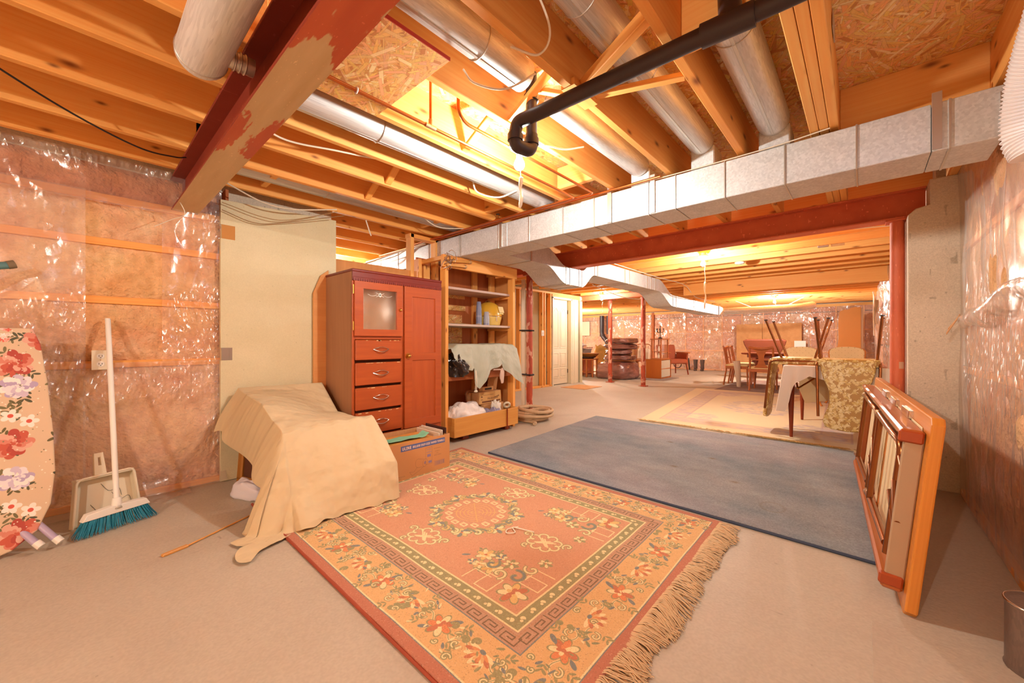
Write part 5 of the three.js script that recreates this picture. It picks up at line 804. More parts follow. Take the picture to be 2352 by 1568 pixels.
  // outer border: big lotus flowers, vines, slate leaves
  const border = (x, y, turn, i) => { g.save(); g.translate(x, y); g.rotate(turn);
    g.strokeStyle = cream; g.lineWidth = 10; g.beginPath(); g.moveTo(-130, 20); g.bezierCurveTo(-80, -60, -40, 70, 0, 0); g.bezierCurveTo(40, -70, 80, 60, 130, -20); g.stroke(); g.strokeStyle = olive; g.lineWidth = 4; g.stroke();
    if (i % 2) { for (let k = 0; k < 9; k++) petal(g, 0, 26, -Math.PI * (0.02 + k * 0.12), 78, 15, k % 2 ? rust : cream); for (let k = 0; k < 7; k++) petal(g, 0, 26, -Math.PI * (0.1 + k * 0.133), 52, 10, k % 2 ? gold : '#dc9460'); g.fillStyle = slate; g.beginPath(); g.ellipse(0, 26, 16, 10, 0, 0, 7); g.fill(); }
    else { flower(0, 0, 62, ['#dc8a5c', cream, rust]); petal(g, -10, 40, 2.2, 60, 17, slate); petal(g, 22, -42, -0.9, 52, 15, slate); }
    for (const [dx, dy, a] of [[-84, -34, 2.6], [84, 36, -0.4], [-70, 52, 2.1], [72, -50, -1]]) { leaves(g, dx, dy, a, 2, 30, olive); petal(g, dx * 1.1, dy, a + 1, 34, 10, slate); }
    scroll(-104, 34, 24, 0, 1, cream, 6); scroll(106, -34, 24, 3, 1, cream, 6); g.restore(); };
  const bm = 0.143, nb = 11, nv = 8;
  const edge = (x, y, turn, i) => { g.save(); g.translate(x, y); g.rotate(turn); g.scale(0.72, 0.72); g.translate(-x, -y); g.restore(); g.save(); g.translate(x, y); g.scale(0.76, 0.76); g.translate(-x, -y); border(x, y, turn, i); g.restore(); };
  for (let i = 0; i < nb; i++) { const x = (bm + i * (W / s - 2 * bm) / (nb - 1)) * s; edge(x, bm * s, 0.25 * Math.sin(i * 2.3), i); edge(x, H - bm * s, Math.PI + 0.25 * Math.sin(i * 1.7), i); }
  for (let i = 1; i < nv - 1; i++) { const y = (bm + i * (H / s - 2 * bm) / (nv - 1)) * s; edge(bm * s, y, Math.PI / 2 * 3 + 0.2 * Math.sin(i), i + 1); edge(W - bm * s, y, Math.PI / 2 + 0.2 * Math.sin(i), i); }
  for (let i = 0; i < 420; i++) { const per = rnd(), a = rr(0.062, 0.225) * s; const [x, y] = per < 0.3 ? [rr(0.05, W / s - 0.05) * s, a] : per < 0.6 ? [rr(0.05, W / s - 0.05) * s, H - a] : per < 0.8 ? [a, rr(0.05, H / s - 0.05) * s] : [W - a, rr(0.05, H / s - 0.05) * s]; const q = rr(0, 6.28); if (i % 3) petal(g, x, y, q, rr(14, 30), rr(4, 8), [olive, slate, cream, green][i % 4]); else scroll(x, y, rr(9, 16), q, i % 2 ? 1 : -1, [cream, olive][i % 2], 4); }
  // field
  const cx = W / 2, cy = H / 2; const R = 0.245 * s;
  for (let k = 0; k < 24; k++) { const a = k * Math.PI / 12; g.save(); g.translate(cx + Math.cos(a) * R, cy + Math.sin(a) * R); g.rotate(a + Math.PI / 2); if (k % 3 === 1) flower(0, 0, 42, [cream, '#e2bc80', slate]); else { scroll(-14, 0, 34, 0, 1, k % 2 ? cream : '#d8b478', 11); scroll(20, 8, 24, 3, -1, slate, 8); petal(g, 0, 26, 0.6, 46, 12, olive); } g.restore(); }
  g.strokeStyle = '#e0b070'; g.lineWidth = 4; for (let k = 0; k < 5; k++) { g.beginPath(); g.arc(cx, cy, R * (0.1 + k * 0.09), 0.2, 6.1); g.stroke(); } for (const d of [-1, 1]) { g.beginPath(); g.moveTo(cx - R * 0.4, cy + d * R * 0.32); g.lineTo(cx + R * 0.4, cy - d * R * 0.32); g.stroke(); }
  for (let k = 0; k < 16; k++) { const a = k * Math.PI / 8, x = cx + Math.cos(a) * R * 0.64, y = cy + Math.sin(a) * R * 0.64; g.strokeStyle = cream; g.lineWidth = 5; g.strokeRect(x - 17, y - 13, 34, 26); g.strokeRect(x - 8, y - 6, 28, 22); }
  const px = 0.53 * s, py = 0.33 * s;
  cloud(cx - px * 0.95, cy, 62); cloud(cx + px * 0.95, cy, 62); cloud(cx, cy - py * 1.12, 56); cloud(cx + 8, cy + py * 1.12, 64);
  spray(cx - px * 0.72, cy - py * 0.9, 92); spray(cx + px * 0.72, cy - py * 0.92, 92); spray(cx - px * 0.72, cy + py * 0.92, 96); spray(cx + px * 0.78, cy + py * 0.9, 104);
  for (const sx of [-1, 1]) for (const sy of [-1, 1]) { g.save(); g.translate(cx + sx * (W / 2 - 0.38 * s), cy + sy * (H / 2 - 0.38 * s)); g.scale(-sx, -sy);
    g.strokeStyle = cream; g.lineWidth = 5; g.strokeRect(6, 130, 90, 60); g.strokeRect(150, 6, 70, 90); g.beginPath(); g.moveTo(6, 240); g.lineTo(90, 240); g.lineTo(90, 160); g.stroke(); g.beginPath(); g.moveTo(290, 6); g.lineTo(290, 80); g.lineTo(200, 80); g.stroke();
    flower(72, 66, 58, [cream, '#e0b878', rust]); scroll(130, 150, 42, 1, 1, slate, 10); scroll(196, 118, 36, 4, -1, cream, 9); scroll(110, 228, 34, 0, -1, cream, 9); scroll(262, 150, 34, 2, 1, slate, 8); flower(200, 200, 34, [cream, olive]); flower(300, 110, 30, [cream, '#d8b078']); flower(96, 300, 30, [cream, olive]); g.restore(); }
  g.globalAlpha = 0.16; for (let i = 0; i < 52000; i++) { g.fillStyle = rnd() < 0.5 ? '#fff0d0' : '#5a3018'; g.fillRect(rnd() * W, rnd() * H, 3, 3); }
});
const TPILE = tex(512, 512, (u, v) => 0.5 + 0.8 * (fbm(u * 160, v * 160, 2, 160, 160) - 0.5) + 0.25 * (fbm(u * 10, v * 10, 3, 10, 10) - 0.5), { srgb: false, size: [0.5, 0.5] });
const mapped = (map, o = {}) => std({ map, roughness: 0.95, bumpMap: TPILE.clone(), bumpScale: 0.002, ...o });
function ruggeo(c, th, ripple = 0, nu = 80, nv = 60) { // corners: far-left, far-right, near-right, near-left in (x, z); v = 0 on the far side
  const at = (u, v) => { const a = [lerp(c[0][0], c[1][0], u), lerp(c[0][1], c[1][1], u)], b = [lerp(c[3][0], c[2][0], u), lerp(c[3][1], c[2][1], u)]; return [lerp(a[0], b[0], v), lerp(a[1], b[1], v)]; };
  const h = (u, v) => th + ripple * smooth(0.45, 0.8, fbm(u * 4, v * 5, 2)) + 0.0008 * vn(u * 40, v * 40);
  const top = grid(nu, nv, (u, v) => { const [x, z] = at(u, 1 - v); return [x, h(u, 1 - v), z, u, v]; });
  const sides = []; const strip = (n, f, uv) => sides.push(grid(n, 1, (t, k) => { const [u, v] = f(t), [x, z] = at(u, v); return [x, k ? h(u, v) : 0.0004, z, u, 1 - v]; }));
  strip(nu, t => [t, 1]); strip(nu, t => [1 - t, 0]); strip(nv, t => [1, 1 - t]); strip(nv, t => [0, t]); return merge([top, ...sides]);
}
{
  const m = mapped(TRUG); m.bumpMap.repeat.set(4.5, 3.4);
  const t = thing('patterned_rug', 'terracotta and gold Chinese-style rug with a round centre medallion and fringed end', 'rug');
  part('pile', ruggeo([[RX0, RZ0], [RX1, RZ0 + 0.03], [RX1 + 0.01, RZ1], [RX0 + 0.02, RZ1 - 0.02]], 0.012, 0.006, 140, 100), m, t);
  const fr = []; for (let i = 0; i < 950; i++) { const z = lerp(RZ0 + 0.04, RZ1 - 0.01, rnd()), cl = vn(z * 9, 4), L = 0.055 + 0.05 * cl * rnd(), a = (vn(z * 14, 9) - 0.5) * 2.2 + rr(-0.5, 0.5), curl = rr(-0.5, 0.8); fr.push(sweep([[RX1 - 0.012, 0.012, z], [RX1 + 0.018, 0.014 + 0.016 * cl * rnd(), z + 0.008 * a], [RX1 + 0.018 + L * 0.5, rr(0.006, 0.02), z + L * 0.45 * a], [RX1 + 0.02 + L * Math.cos(a * curl), rr(0.003, 0.01), z + L * 0.8 * a]], 0.0019, { n: 4, sides: 3 })); }
  const f = part('fringe', fr, std({ color: 0xdcb98e, roughness: 0.9 }), t, 'tangled cream fringe'); f.userData.kind = 'stuff';
  part('bound_edge', [pipe([[RX0, 0.006, RZ1 - 0.018], [RX1 + 0.01, 0.006, RZ1]], 0.0075, 8)], std({ color: 0xa04a34, roughness: 0.95 }), t, 'dark terracotta bound edge');
  single('yarn', sweep([[-1.36, 0.02, -1.56], [-1.38, 0.022, -1.5], [-1.36, 0.02, -1.47], [-1.33, 0.022, -1.5], [-1.37, 0.024, -1.53], [-1.3, 0.02, -1.56], [-1.26, 0.02, -1.57]], 0.003, { n: 60, sides: 5 }), cableWhite, 'knotted bit of white yarn lying on the patterned rug', 'yarn');
}
{
  const T = tex(1024, 768, (u, v) => { const a = fbm(u * 5, v * 5, 4, 5, 5), b = fbm(u * 18, v * 26, 3, 18, 26), s = vn(u * 500, v * 400, 500, 400), p = smooth(0.5, 0.75, fbm(u * 3 + 4, v * 4 + 2, 3, 3, 4)), d = [[0.62, 0.52], [0.72, 0.3], [0.55, 0.33], [0.45, 0.66]].reduce((m, q) => Math.max(m, Math.exp(-((u - q[0]) ** 2 * 9000 + (v - q[1]) ** 2 * 12000))), 0); const st = smooth(0.05, 0, Math.abs(Math.hypot((u - 0.82) * 1.5, v - 0.16) - 0.035) * 6) * 0.35; let c = mix3([118, 130, 140], [160, 156, 154], clamp(a * 1.3 - 0.25)); c = mix3(c, [160, 148, 152], p * 0.4); c = mix3(c, [112, 94, 70], Math.max(d * 0.6, st * 0.6)); return c.map(x => x + (b - 0.5) * 22 + (s - 0.5) * 26); });
  T.repeat.set(1, 1); const m = mapped(T); m.bumpMap.repeat.set(5, 4);
  const t = thing('blue_rug', 'plain faded blue rug with a few brown stains, in the middle of the floor', 'rug');
  part('pile', ruggeo([[-2.64, -4.6], [0.02, -4.66], [0.065, -2.39], [-2.495, -2.46]], 0.014, 0.003), m, t);
  part('bound_edge', [pipe([[-2.495, 0.007, -2.458], [0.065, 0.007, -2.388]], 0.008, 8), pipe([[-2.64, 0.007, -4.6], [-2.495, 0.007, -2.46]], 0.008, 8)], std({ color: 0x40485c, roughness: 0.95 }), t, 'darker navy edge');
}
{
  const T = canvasTex(1024, 1536, (g, w, h) => { g.fillStyle = '#dcc6a0'; g.fillRect(0, 0, w, h); const m = 90; g.fillStyle = '#d2b89c'; g.fillRect(m, m, w - 2 * m, h - 2 * m); g.strokeStyle = '#c6a898'; g.lineWidth = 8; g.strokeRect(m, m, w - 2 * m, h - 2 * m); g.strokeRect(m + 110, m + 110, w - 2 * m - 220, h - 2 * m - 220); g.fillStyle = '#dfcba6'; g.fillRect(m + 118, m + 118, w - 2 * m - 236, h - 2 * m - 236);
    const mist = (x, y, rx, ry, n, cs) => { for (let i = 0; i < n; i++) { const a = rr(0, 6.28), r = Math.sqrt(rnd()); g.globalAlpha = rr(0.2, 0.6); g.fillStyle = cs[i % cs.length]; g.beginPath(); g.ellipse(x + Math.cos(a) * rx * r, y + Math.sin(a) * ry * r, rr(6, 30), rr(3, 7), rr(-0.2, 0.2), 0, 7); g.fill(); } g.globalAlpha = 1; };
    const mau = ['#b8a0a4', '#c8b0a8', '#a898a8', '#d8c0a8']; for (let y = 120; y < h - 100; y += 90) { mist(145, y, 44, 40, 26, mau); mist(w - 145, y, 44, 40, 26, mau); } for (let x = 150; x < w - 120; x += 90) { mist(x, 145, 40, 40, 26, mau); mist(x, h - 145, 40, 40, 26, mau); }
    mist(w / 2, h / 2, 210, 250, 420, ['#b0a4b8', '#c8b4b4', '#a8a4b4']); mist(w / 2, h / 2, 120, 150, 200, ['#efdcb8', '#f4e4c4']); for (const [x, y] of [[260, 270], [w - 260, 270], [260, h - 270], [w - 260, h - 270]]) mist(x, y, 90, 110, 160, mau); });
  const m = mapped(T); m.bumpMap.repeat.set(5, 8);
  const t = thing('cream_rug', 'cream rug with faded mauve border and oval centre, under the cloth-covered table', 'rug');
  part('pile', ruggeo([[-2.63, -8.75], [0.06, -9.0], [0.12, -4.72], [-2.12, -4.77]], 0.012, 0.002, 40, 60), m, t);
  const fr = []; for (let i = 0; i < 420; i++) { const u = i < 240 ? rr(0.55, 0.9) : rnd(), x = lerp(-2.12, 0.1, u), z = lerp(-4.77, -4.72, u), L = rr(0.02, 0.06); fr.push(sweep([[x, 0.012, z - 0.01], [x + rr(-0.02, 0.02), 0.026, z + L * 0.5], [x + rr(-0.04, 0.04), 0.02, z + L]], 0.002, { n: 3, sides: 3 })); }
  const f = part('fringe', fr, std({ color: 0xd6ab6a, roughness: 0.9 }), t, 'short gold fringe'); f.userData.kind = 'stuff';
}
{
  const T = tex(256, 256, (u, v) => { const a = fbm(u * 12, v * 12, 3, 12, 12); return mix3([160, 132, 118], [128, 104, 96], a * 1.2); }); T.repeat.set(2, 2);
  single('dining_rug', ruggeo([[-2.3, -11.6], [-0.2, -11.6], [-0.3, -8.98], [-2.3, -8.8]], 0.012, 0, 20, 20), mapped(T), 'dark mauve-brown rug beneath the wooden dining set', 'rug');
}
single('door_mat', bb(-4.9, 0.0005, -7.02, -4.3, 0.008, -7.75, 0.002), cardboard, 'flat tan cardboard mat on the floor outside the white door', 'mat');
single('floor_mat', bb(-4.6, 0.0005, -9.9, -3.75, 0.009, -11.0, 0.002), std({ color: 0x8a7468, roughness: 0.95 }), 'dark grey mat under the wooden speaker cabinet', 'mat');
single('hardboard_sheet', bb(0.02, 0.0003, -1.9, 0.4, 0.004, 0.4, 0.001), concreteFloor, 'thin pale board lying flat on the floor below the leaning table', 'board');
// ---------- leaning table on its side (right) ----------
{
  const t = thing('folded_table', 'wooden folding table stood on its long edge with tubular legs folded flat, at the right', 'folding table', [0.125, 0, -2.02], THREE.MathUtils.degToRad(3.2));
  t.rotation.order = 'YXZ'; t.rotation.z = -0.1;
  const L = 2.05, Hh = 0.725; // local: z runs 0..-L, y up, underside faces -x
  part('tabletop', extrudeX([[0, 0.02], [-0.02, 0], [-L + 0.02, 0], [-L, 0.02], [-L, Hh - 0.02], [-L + 0.02, Hh], [-0.02, Hh], [0, Hh - 0.02]], -0.012, 0.012, 0.006), std({ map: honey.map, color: 0xffe6c0, roughness: 0.35 }), t, 'thick rounded honey wood top seen edge-on');
  part('panel', [bb(-0.022, 0.06, -0.12, -0.019, Hh - 0.05, -0.95, 0.001), bb(-0.022, 0.06, -1.05, -0.019, Hh - 0.05, -1.95, 0.001)], std({ color: 0xf4deb0, roughness: 0.6 }), t, 'cream underside panel');
  const ap = teak;
  part('apron_rail', bb(-0.088, Hh - 0.085, -0.05, -0.02, Hh - 0.055, -L + 0.05, 0.008), ap, t); part('apron_rail', bb(-0.082, 0.05, -0.05, -0.02, 0.085, -L + 0.05, 0.008), ap, t);
  part('apron_end', bb(-0.074, 0.08, -0.055, -0.02, Hh - 0.08, -0.075, 0.004), std({ color: 0xb59678, roughness: 0.5 }), t, 'greyish end board'); part('apron_end', bb(-0.074, 0.08, -L + 0.055, -0.02, Hh - 0.08, -L + 0.075, 0.004), ap, t);
  for (const y of [0.095, Hh - 0.075]) part('corner_bracket', bb(-0.09, y - 0.03, -0.045, -0.022, y + 0.015, -0.07, 0.006), std({ color: 0xa8481c, roughness: 0.45 }), t, 'reddish corner block');
  const tube = bronze;
  for (const [z0, z1] of [[-0.22, -0.9], [-1.15, -1.85]]) {
    part('folded_leg', bent([[-0.055, 0.12, z0], [-0.055, Hh - 0.14, z0], [-0.076, Hh - 0.12, z0 - 0.1], [-0.076, Hh - 0.12, z1]].map(p => p), 0.07, 0.015, 12), tube, t, 'bronze tube leg');
    part('folded_leg', bent([[-0.055, 0.14, z0 - 0.06], [-0.076, 0.16, z1]], 0.05, 0.015, 12), tube, t, 'bronze tube leg');
    part('cross_bar', pipe([[-0.06, Hh - 0.3, z0], [-0.06, Hh - 0.42, z0 + 0.16]], 0.013, 10), tube, t); part('cross_bar', pipe([[-0.076, Hh - 0.12, z1 + 0.1], [-0.076, 0.16, z1 + 0.1]], 0.014, 10), tube, t);
    part('leg_cap', mv(rot(cyl(0.018, 0.018, 0.03, 14), Math.PI / 2), -0.076, 0.16, z1 - 0.01), chrome, t); part('leg_cap', mv(rot(cyl(0.018, 0.018, 0.03, 14), Math.PI / 2), -0.076, Hh - 0.12, z1 - 0.01), chrome, t);
    part('slide_block', bb(-0.04, 0.38, z0 - 0.18, -0.02, 0.46, z0 - 0.1, 0.003), std({ color: 0x7a3018, roughness: 0.5 }), t);
  }
  for (const [y0, y1, z0, z1] of [[0.36, 0.22, -0.3, -0.08], [0.6, 0.48, -0.36, -0.1], [0.3, 0.14, -1.2, -0.98]]) part('brace', pipe([[-0.062, y0, z0], [-0.05, y1, z1]], 0.011, 10), bronze, t);
  for (const z of [-0.35, -0.75, -1.15]) part('slide_track', bb(-0.034, Hh - 0.055, z, -0.016, Hh - 0.02, z - 0.2, 0.002), chrome, t, 'bright metal slide track');
}
{ // can at the lower right corner of the picture
  const t = thing('paint_can', 'grey metal can at the bottom right corner against the wall', 'can', [0.405, 0, -1.93]);
  part('body', lathe([[0.0005, 0], [0.08, 0], [0.083, 0.006], [0.08, 0.012], [0.08, 0.195], [0.083, 0.2], [0.083, 0.206], [0.076, 0.209], [0.07, 0.202], [0.0005, 0.202]], 40), std({ map: TGALV, color: 0x9a8478, metalness: 0.5, roughness: 0.4 }), t);
  part('rim', mv(rot(new THREE.TorusGeometry(0.081, 0.0035, 8, 40), Math.PI / 2), 0, 0.206, 0), chrome, t);
}
// ---------- chairs on the cloth-covered table ----------
const TBROC = canvasTex(512, 512, (g, w, h) => { g.fillStyle = '#b4873a'; g.fillRect(0, 0, w, h); for (let i = 0; i < 130; i++) { const x = rr(0, w), y = rr(0, h), a = rr(0, 6.28); for (const ox of [0, -w, w]) for (const oy of [0, -h, h]) { if (Math.abs(x + ox - w / 2) > w * 0.62 || Math.abs(y + oy - h / 2) > h * 0.62) continue; const c = ['#ecd9a0', '#e2c884', '#d8b868'][i % 3]; for (let k = 0; k < 6; k++) petal(g, x + ox, y + oy, a + k * 0.75, 30, 9, c); petal(g, x + ox + 18, y + oy + 18, a, 26, 7, '#f2e4b8'); g.strokeStyle = '#8a6428'; g.lineWidth = 2; g.beginPath(); g.arc(x + ox + 24, y + oy - 6, 12, a, a + 3.6); g.stroke(); } } }, { repeat: true, size: [0.34, 0.34] });
const brocade = phy({ map: TBROC, roughness: 0.45, clearcoat: 0.15 });
{
  const t = thing('table', 'table under a white cloth, carrying two upturned brocade chairs', 'table', [-0.21, 0.014, -5.5]);
  part('tabletop', bb(-0.38, 0.72, 0.62, 0.37, 0.75, -0.72, 0.006), teak, t); part('apron', [bb(-0.33, 0.64, 0.56, 0.32, 0.72, 0.54), bb(-0.33, 0.64, -0.64, 0.32, 0.72, -0.66), bb(-0.34, 0.64, 0.55, -0.32, 0.72, -0.65), bb(0.31, 0.64, 0.55, 0.33, 0.72, -0.65)], teak, t);
  for (const [x, z] of [[-0.35, 0.56], [0.33, 0.56], [-0.37, -0.62], [0.33, -0.62]]) part('leg', mv(new THREE.CylinderGeometry(0.036, 0.014, 0.72, 16), x, 0.36, z), darkTeak, t);
  part('stay', pipe([[-0.3, 0.5, 0.5], [-0.1, 0.66, 0.3]], 0.009, 8), brass, t); part('stay', pipe([[-0.3, 0.5, 0.5], [-0.36, 0.64, 0.2]], 0.009, 8), brass, t);
  part('drop_leaf', extrude([[-0.34, 0.7], [0.1, 0.7], [0.06, 0.5], [-0.08, 0.32], [-0.3, 0.27], [-0.36, 0.44]], 0.012, 0.002).translate(0, 0, -0.2), std({ color: 0xd0b488, roughness: 0.6 }), t, 'pale drop leaf hanging below');
}
{
  const hem = (u) => { const P = [[0, 0.3], [0.2, 0.4], [0.28, 0.46], [0.345, 0.47], [0.38, 0.3], [0.42, 0.17], [0.5, 0.1], [0.6, 0.13], [0.7, 0.17], [1, 0.14]]; for (let i = 0; i < P.length - 1; i++) if (u <= P[i + 1][0]) return lerp(P[i][1], P[i + 1][1], (u - P[i][0]) / (P[i + 1][0] - P[i][0])); return 0.1; };
  const g = grid(120, 60, (u, v) => { // v<.5 on the top, then hanging; u runs round from the left side to the front
    const w = 0.78, d = 1.4, x0 = -0.61, x1 = 0.17, z0 = -4.855, zb = -6.24; let bx, bz, nx, nz; const q = u * 1.6 - 0.5; // path: left side (q<0) then front
    if (q < 0) { bx = x0; bz = z0 + q * 1.1; nx = -1; nz = 0; } else { bx = lerp(x0, x1, q / 1.1); bz = z0; nx = 0; nz = 1; }
    const cnr = Math.exp(-q * q * 26); if (cnr > 0.02) { nx = -0.7 * cnr + nx * (1 - cnr); nz = 0.7 * cnr + nz * (1 - cnr); }
    if (v < 0.5) { const k = v / 0.5; return [lerp(-0.2, bx, k), 0.757 + 0.004 * fbm3(u * 9, v * 9, 1, 2), lerp(-5.5, bz, k), u, v]; }
    const k = (v - 0.5) / 0.5, h = hem(u) * k, f = 0.5 + 0.5 * Math.sin(u * 60 + 3 * vn(u * 7, 2)); const off = 0.008 + 0.05 * k * f * (0.3 + cnr) + 0.02 * k; return [bx + nx * off, 0.756 - h, bz + nz * off, u, 0.5 + v]; });
  single('tablecloth', g, fabric(0xf0dece), 'white tablecloth hanging unevenly over the table edge', 'tablecloth');
  const h = grid(24, 20, (u, v) => { const x = lerp(0.1, 0.2, u), z = lerp(-4.86, -5.9, u); return [lerp(-0.1, 0.17, v) + 0.02 * v, 0.758 - 0.0 * v, lerp(-4.86, -6.2, u), u, v]; });
}
function brocadeChair(label, group) {
  const t = thing('brocade_chair', label, 'chair', [0, 0, 0], 0, group);
  const seatW = 0.43, seatD = 0.41, sy = 0.45;
  part('seat', extrude([[-seatW / 2, -seatD / 2], [seatW / 2, -seatD / 2], [seatW / 2 + 0.01, seatD / 2], [-seatW / 2 - 0.01, seatD / 2]], 0.045, 0.012).rotateX(Math.PI / 2).translate(0, sy + 0.012, 0), brocade, t);
  // hourglass back panel, in (x, y)
  const half = [[0.0, 0.19], [0.08, 0.185], [0.16, 0.165], [0.25, 0.128], [0.33, 0.118], [0.42, 0.128], [0.5, 0.155], [0.56, 0.168], [0.6, 0.155], [0.62, 0.11], [0.63, 0.0]];
  const o = [...half.map(p => [p[1], p[0]]), ...half.slice(0, -1).reverse().map(p => [-p[1], p[0]])];
  part('backrest', mv(extrude(o, 0.022, 0.008).rotateX(-0.1), 0, sy - 0.02, -seatD / 2 - 0.03), brocade, t);
  for (const s of [-1, 1]) { part('frame', bent([[s * 0.225, sy - 0.015, seatD / 2], [s * 0.225, sy - 0.015, -seatD / 2 - 0.02], [s * 0.212, sy + 0.5, -seatD / 2 - 0.07]], 0.05, 0.0115, 12), bronze, t, 'bronze tube frame');
    part('leg', bent([[s * 0.2, sy - 0.02, 0.1], [s * 0.21, sy - 0.03, 0.15], [s * 0.25, 0.01, 0.26]], 0.03, 0.0115, 12), bronze, t); part('leg', bent([[s * 0.2, sy - 0.02, -0.08], [s * 0.205, sy - 0.03, -0.12], [s * 0.235, 0.01, -0.26]], 0.03, 0.0115, 12), bronze, t);
    for (const [x, z] of [[s * 0.25, 0.262], [s * 0.235, -0.262]]) part('glide', mv(cyl(0.018, 0.016, 0.012, 14), x, 0.006, z), darkMetal, t); }
  part('seat_rail', [pipe([[-0.225, sy - 0.018, seatD / 2 - 0.02], [0.225, sy - 0.018, seatD / 2 - 0.02]], 0.0115, 10), pipe([[-0.225, sy - 0.02, -seatD / 2 + 0.03], [0.225, sy - 0.02, -seatD / 2 + 0.03]], 0.0115, 10)], bronze, t);
  return t;
}
{
  const a = brocadeChair('upturned brocade chair on the table with its hourglass back hanging toward the camera'), b = a.clone();
  const put = (o, x, z, turn) => { o.position.set(x, 0.77 + 0.465, z); o.rotation.set(0, turn, Math.PI, 'YXZ'); };
  put(a, -0.115, -5.02, Math.PI); b.name = numbered('brocade_chair'); scene.add(b); b.userData.label = 'upturned brocade chair on the table with its back hanging edge-on over the left end'; put(b, -0.52, -5.17, Math.PI / 2);
}
// two cream upholstered chairs behind the table
function creamChair(label, x, z, turn) {
  const t = thing('upholstered_chair', label, 'chair', [x, 0.014, z], turn);
  const T = new THREE.MeshStandardMaterial({ map: TDOT, roughness: 0.9 }), wood = std({ map: honey.map, color: 0xf2d0a0, roughness: 0.5 });
  const o = []; for (let k = 0; k <= 14; k++) { const a = Math.PI * k / 14; o.push([0.23 * Math.cos(a) * (1 + 0.06 * Math.sin(a)), 0.3 + 0.1 * Math.sin(a) ** 0.6]); } o.push([-0.21, 0.02], [0.21, 0.02]);
  part('backrest', mv(extrude(o.map(p => [p[0] * 0.9, p[1] * 0.97]), 0.05, 0.012), 0, 0.5, -0.24), T, t, 'cream dotted upholstery'); part('back_frame', mv(extrude(o, 0.03, 0.008), 0, 0.49, -0.232), wood, t);
  part('seat', mv(cbox(0.48, 0.09, 0.46, 0.025), 0, 0.44, 0), T, t); part('seat_rail', mv(cbox(0.5, 0.05, 0.48, 0.01), 0, 0.375, 0), wood, t);
  for (const [x1, z1] of [[-0.22, 0.21], [0.22, 0.21], [-0.21, -0.21], [0.21, -0.21]]) part('leg', sweep([[x1, 0.37, z1], [x1 * 1.06, 0.22, z1 * 1.06], [x1 * 1.0, 0.08, z1 * 1.02], [x1 * 1.12, 0.0, z1 * 1.1]], (u) => 0.023 - 0.01 * u + (u > 0.93 ? 0.008 : 0), { n: 14, sides: 10 }), wood, t);
}
const TDOT = canvasTex(128, 128, (g) => { g.fillStyle = '#ecd2a0'; g.fillRect(0, 0, 128, 128); g.fillStyle = '#b08a54'; for (const [x, y] of [[32, 32], [96, 96]]) { g.beginPath(); g.arc(x, y, 6, 0, 7); g.fill(); } }, { repeat: true, size: [0.08, 0.08] });
creamChair('left one of two cream dotted upholstered chairs behind the cloth-covered table', -0.75, -7.8, 0.1);
creamChair('right one of two cream dotted upholstered chairs, partly behind the upturned chair legs', -0.21, -8.25, 0.0);

// ---------- dining set ----------
{
  const t = thing('dining_table', 'oval dark wood dining table in the far room with chairs pushed up to it', 'table', [-1.55, 0.012, -10.3]);
  part('tabletop', mv(new THREE.CylinderGeometry(0.56, 0.55, 0.03, 40), 0, 0.715, 0), darkTeak, t); part('apron', mv(new THREE.CylinderGeometry(0.44, 0.44, 0.07, 32, 1, true), 0, 0.665, 0), darkTeak, t);
  for (let k = 0; k < 4; k++) { const a = k * Math.PI / 2 + 0.6; part('leg', sweep([[Math.cos(a) * 0.34, 0.7, Math.sin(a) * 0.34], [Math.cos(a) * 0.42, 0.0, Math.sin(a) * 0.42]], (u) => 0.026 - 0.012 * u, { n: 6, sides: 10, smoothCurve: true }), darkTeak, t); }
}
function diningChair(label, x, z, turn) {
  const t = thing('dining_chair', label, 'chair', [x, 0.012, z], turn);
  part('seat', mv(cbox(0.46, 0.05, 0.44, 0.015), 0, 0.45, 0.0), std({ color: 0xe2c48a, roughness: 0.8 }), t, 'pale cushioned seat'); part('seat_rail', mv(cbox(0.47, 0.06, 0.45, 0.006), 0, 0.405, 0), teak, t);
  for (const s of [-1, 1]) { part('leg', sweep([[s * 0.19, 0.4, 0.2], [s * 0.2, 0.0, 0.21]], (u) => 0.02 - 0.008 * u, { n: 6, sides: 8 }), teak, t); part('leg', sweep([[s * 0.2, 0.86, -0.27], [s * 0.2, 0.6, -0.225], [s * 0.2, 0.4, -0.21], [s * 0.205, 0.0, -0.27]], (u) => 0.018, { n: 14, sides: 8 }), teak, t); }
  part('top_rail', sweep([[-0.21, 0.87, -0.27], [0, 0.84, -0.3], [0.21, 0.87, -0.27]], 0.024, { n: 14, sides: 8 }), teak, t);
  const half = [[0, 0.13], [0.06, 0.07], [0.14, 0.045], [0.24, 0.05], [0.32, 0.08], [0.38, 0.15]]; const o = [...half.map(p => [p[1], p[0]]), ...half.slice().reverse().map(p => [-p[1], p[0]])];
  part('splat', mv(extrude(o, 0.012, 0.002).rotateX(-0.16), 0, 0.46, -0.225), teak, t); part('stretcher', mv(cbox(0.38, 0.02, 0.015), 0, 0.62, -0.235), teak, t);
}
diningChair('wooden dining chair with a wide central splat, its back to the camera', -1.52, -9.35, Math.PI);
diningChair('wooden dining chair at the left side of the dining table, seen from the side', -2.12, -10.1, Math.PI / 2);
diningChair('wooden dining chair behind the left side chair of the dining set', -2.15, -10.75, Math.PI / 2 + 0.3);
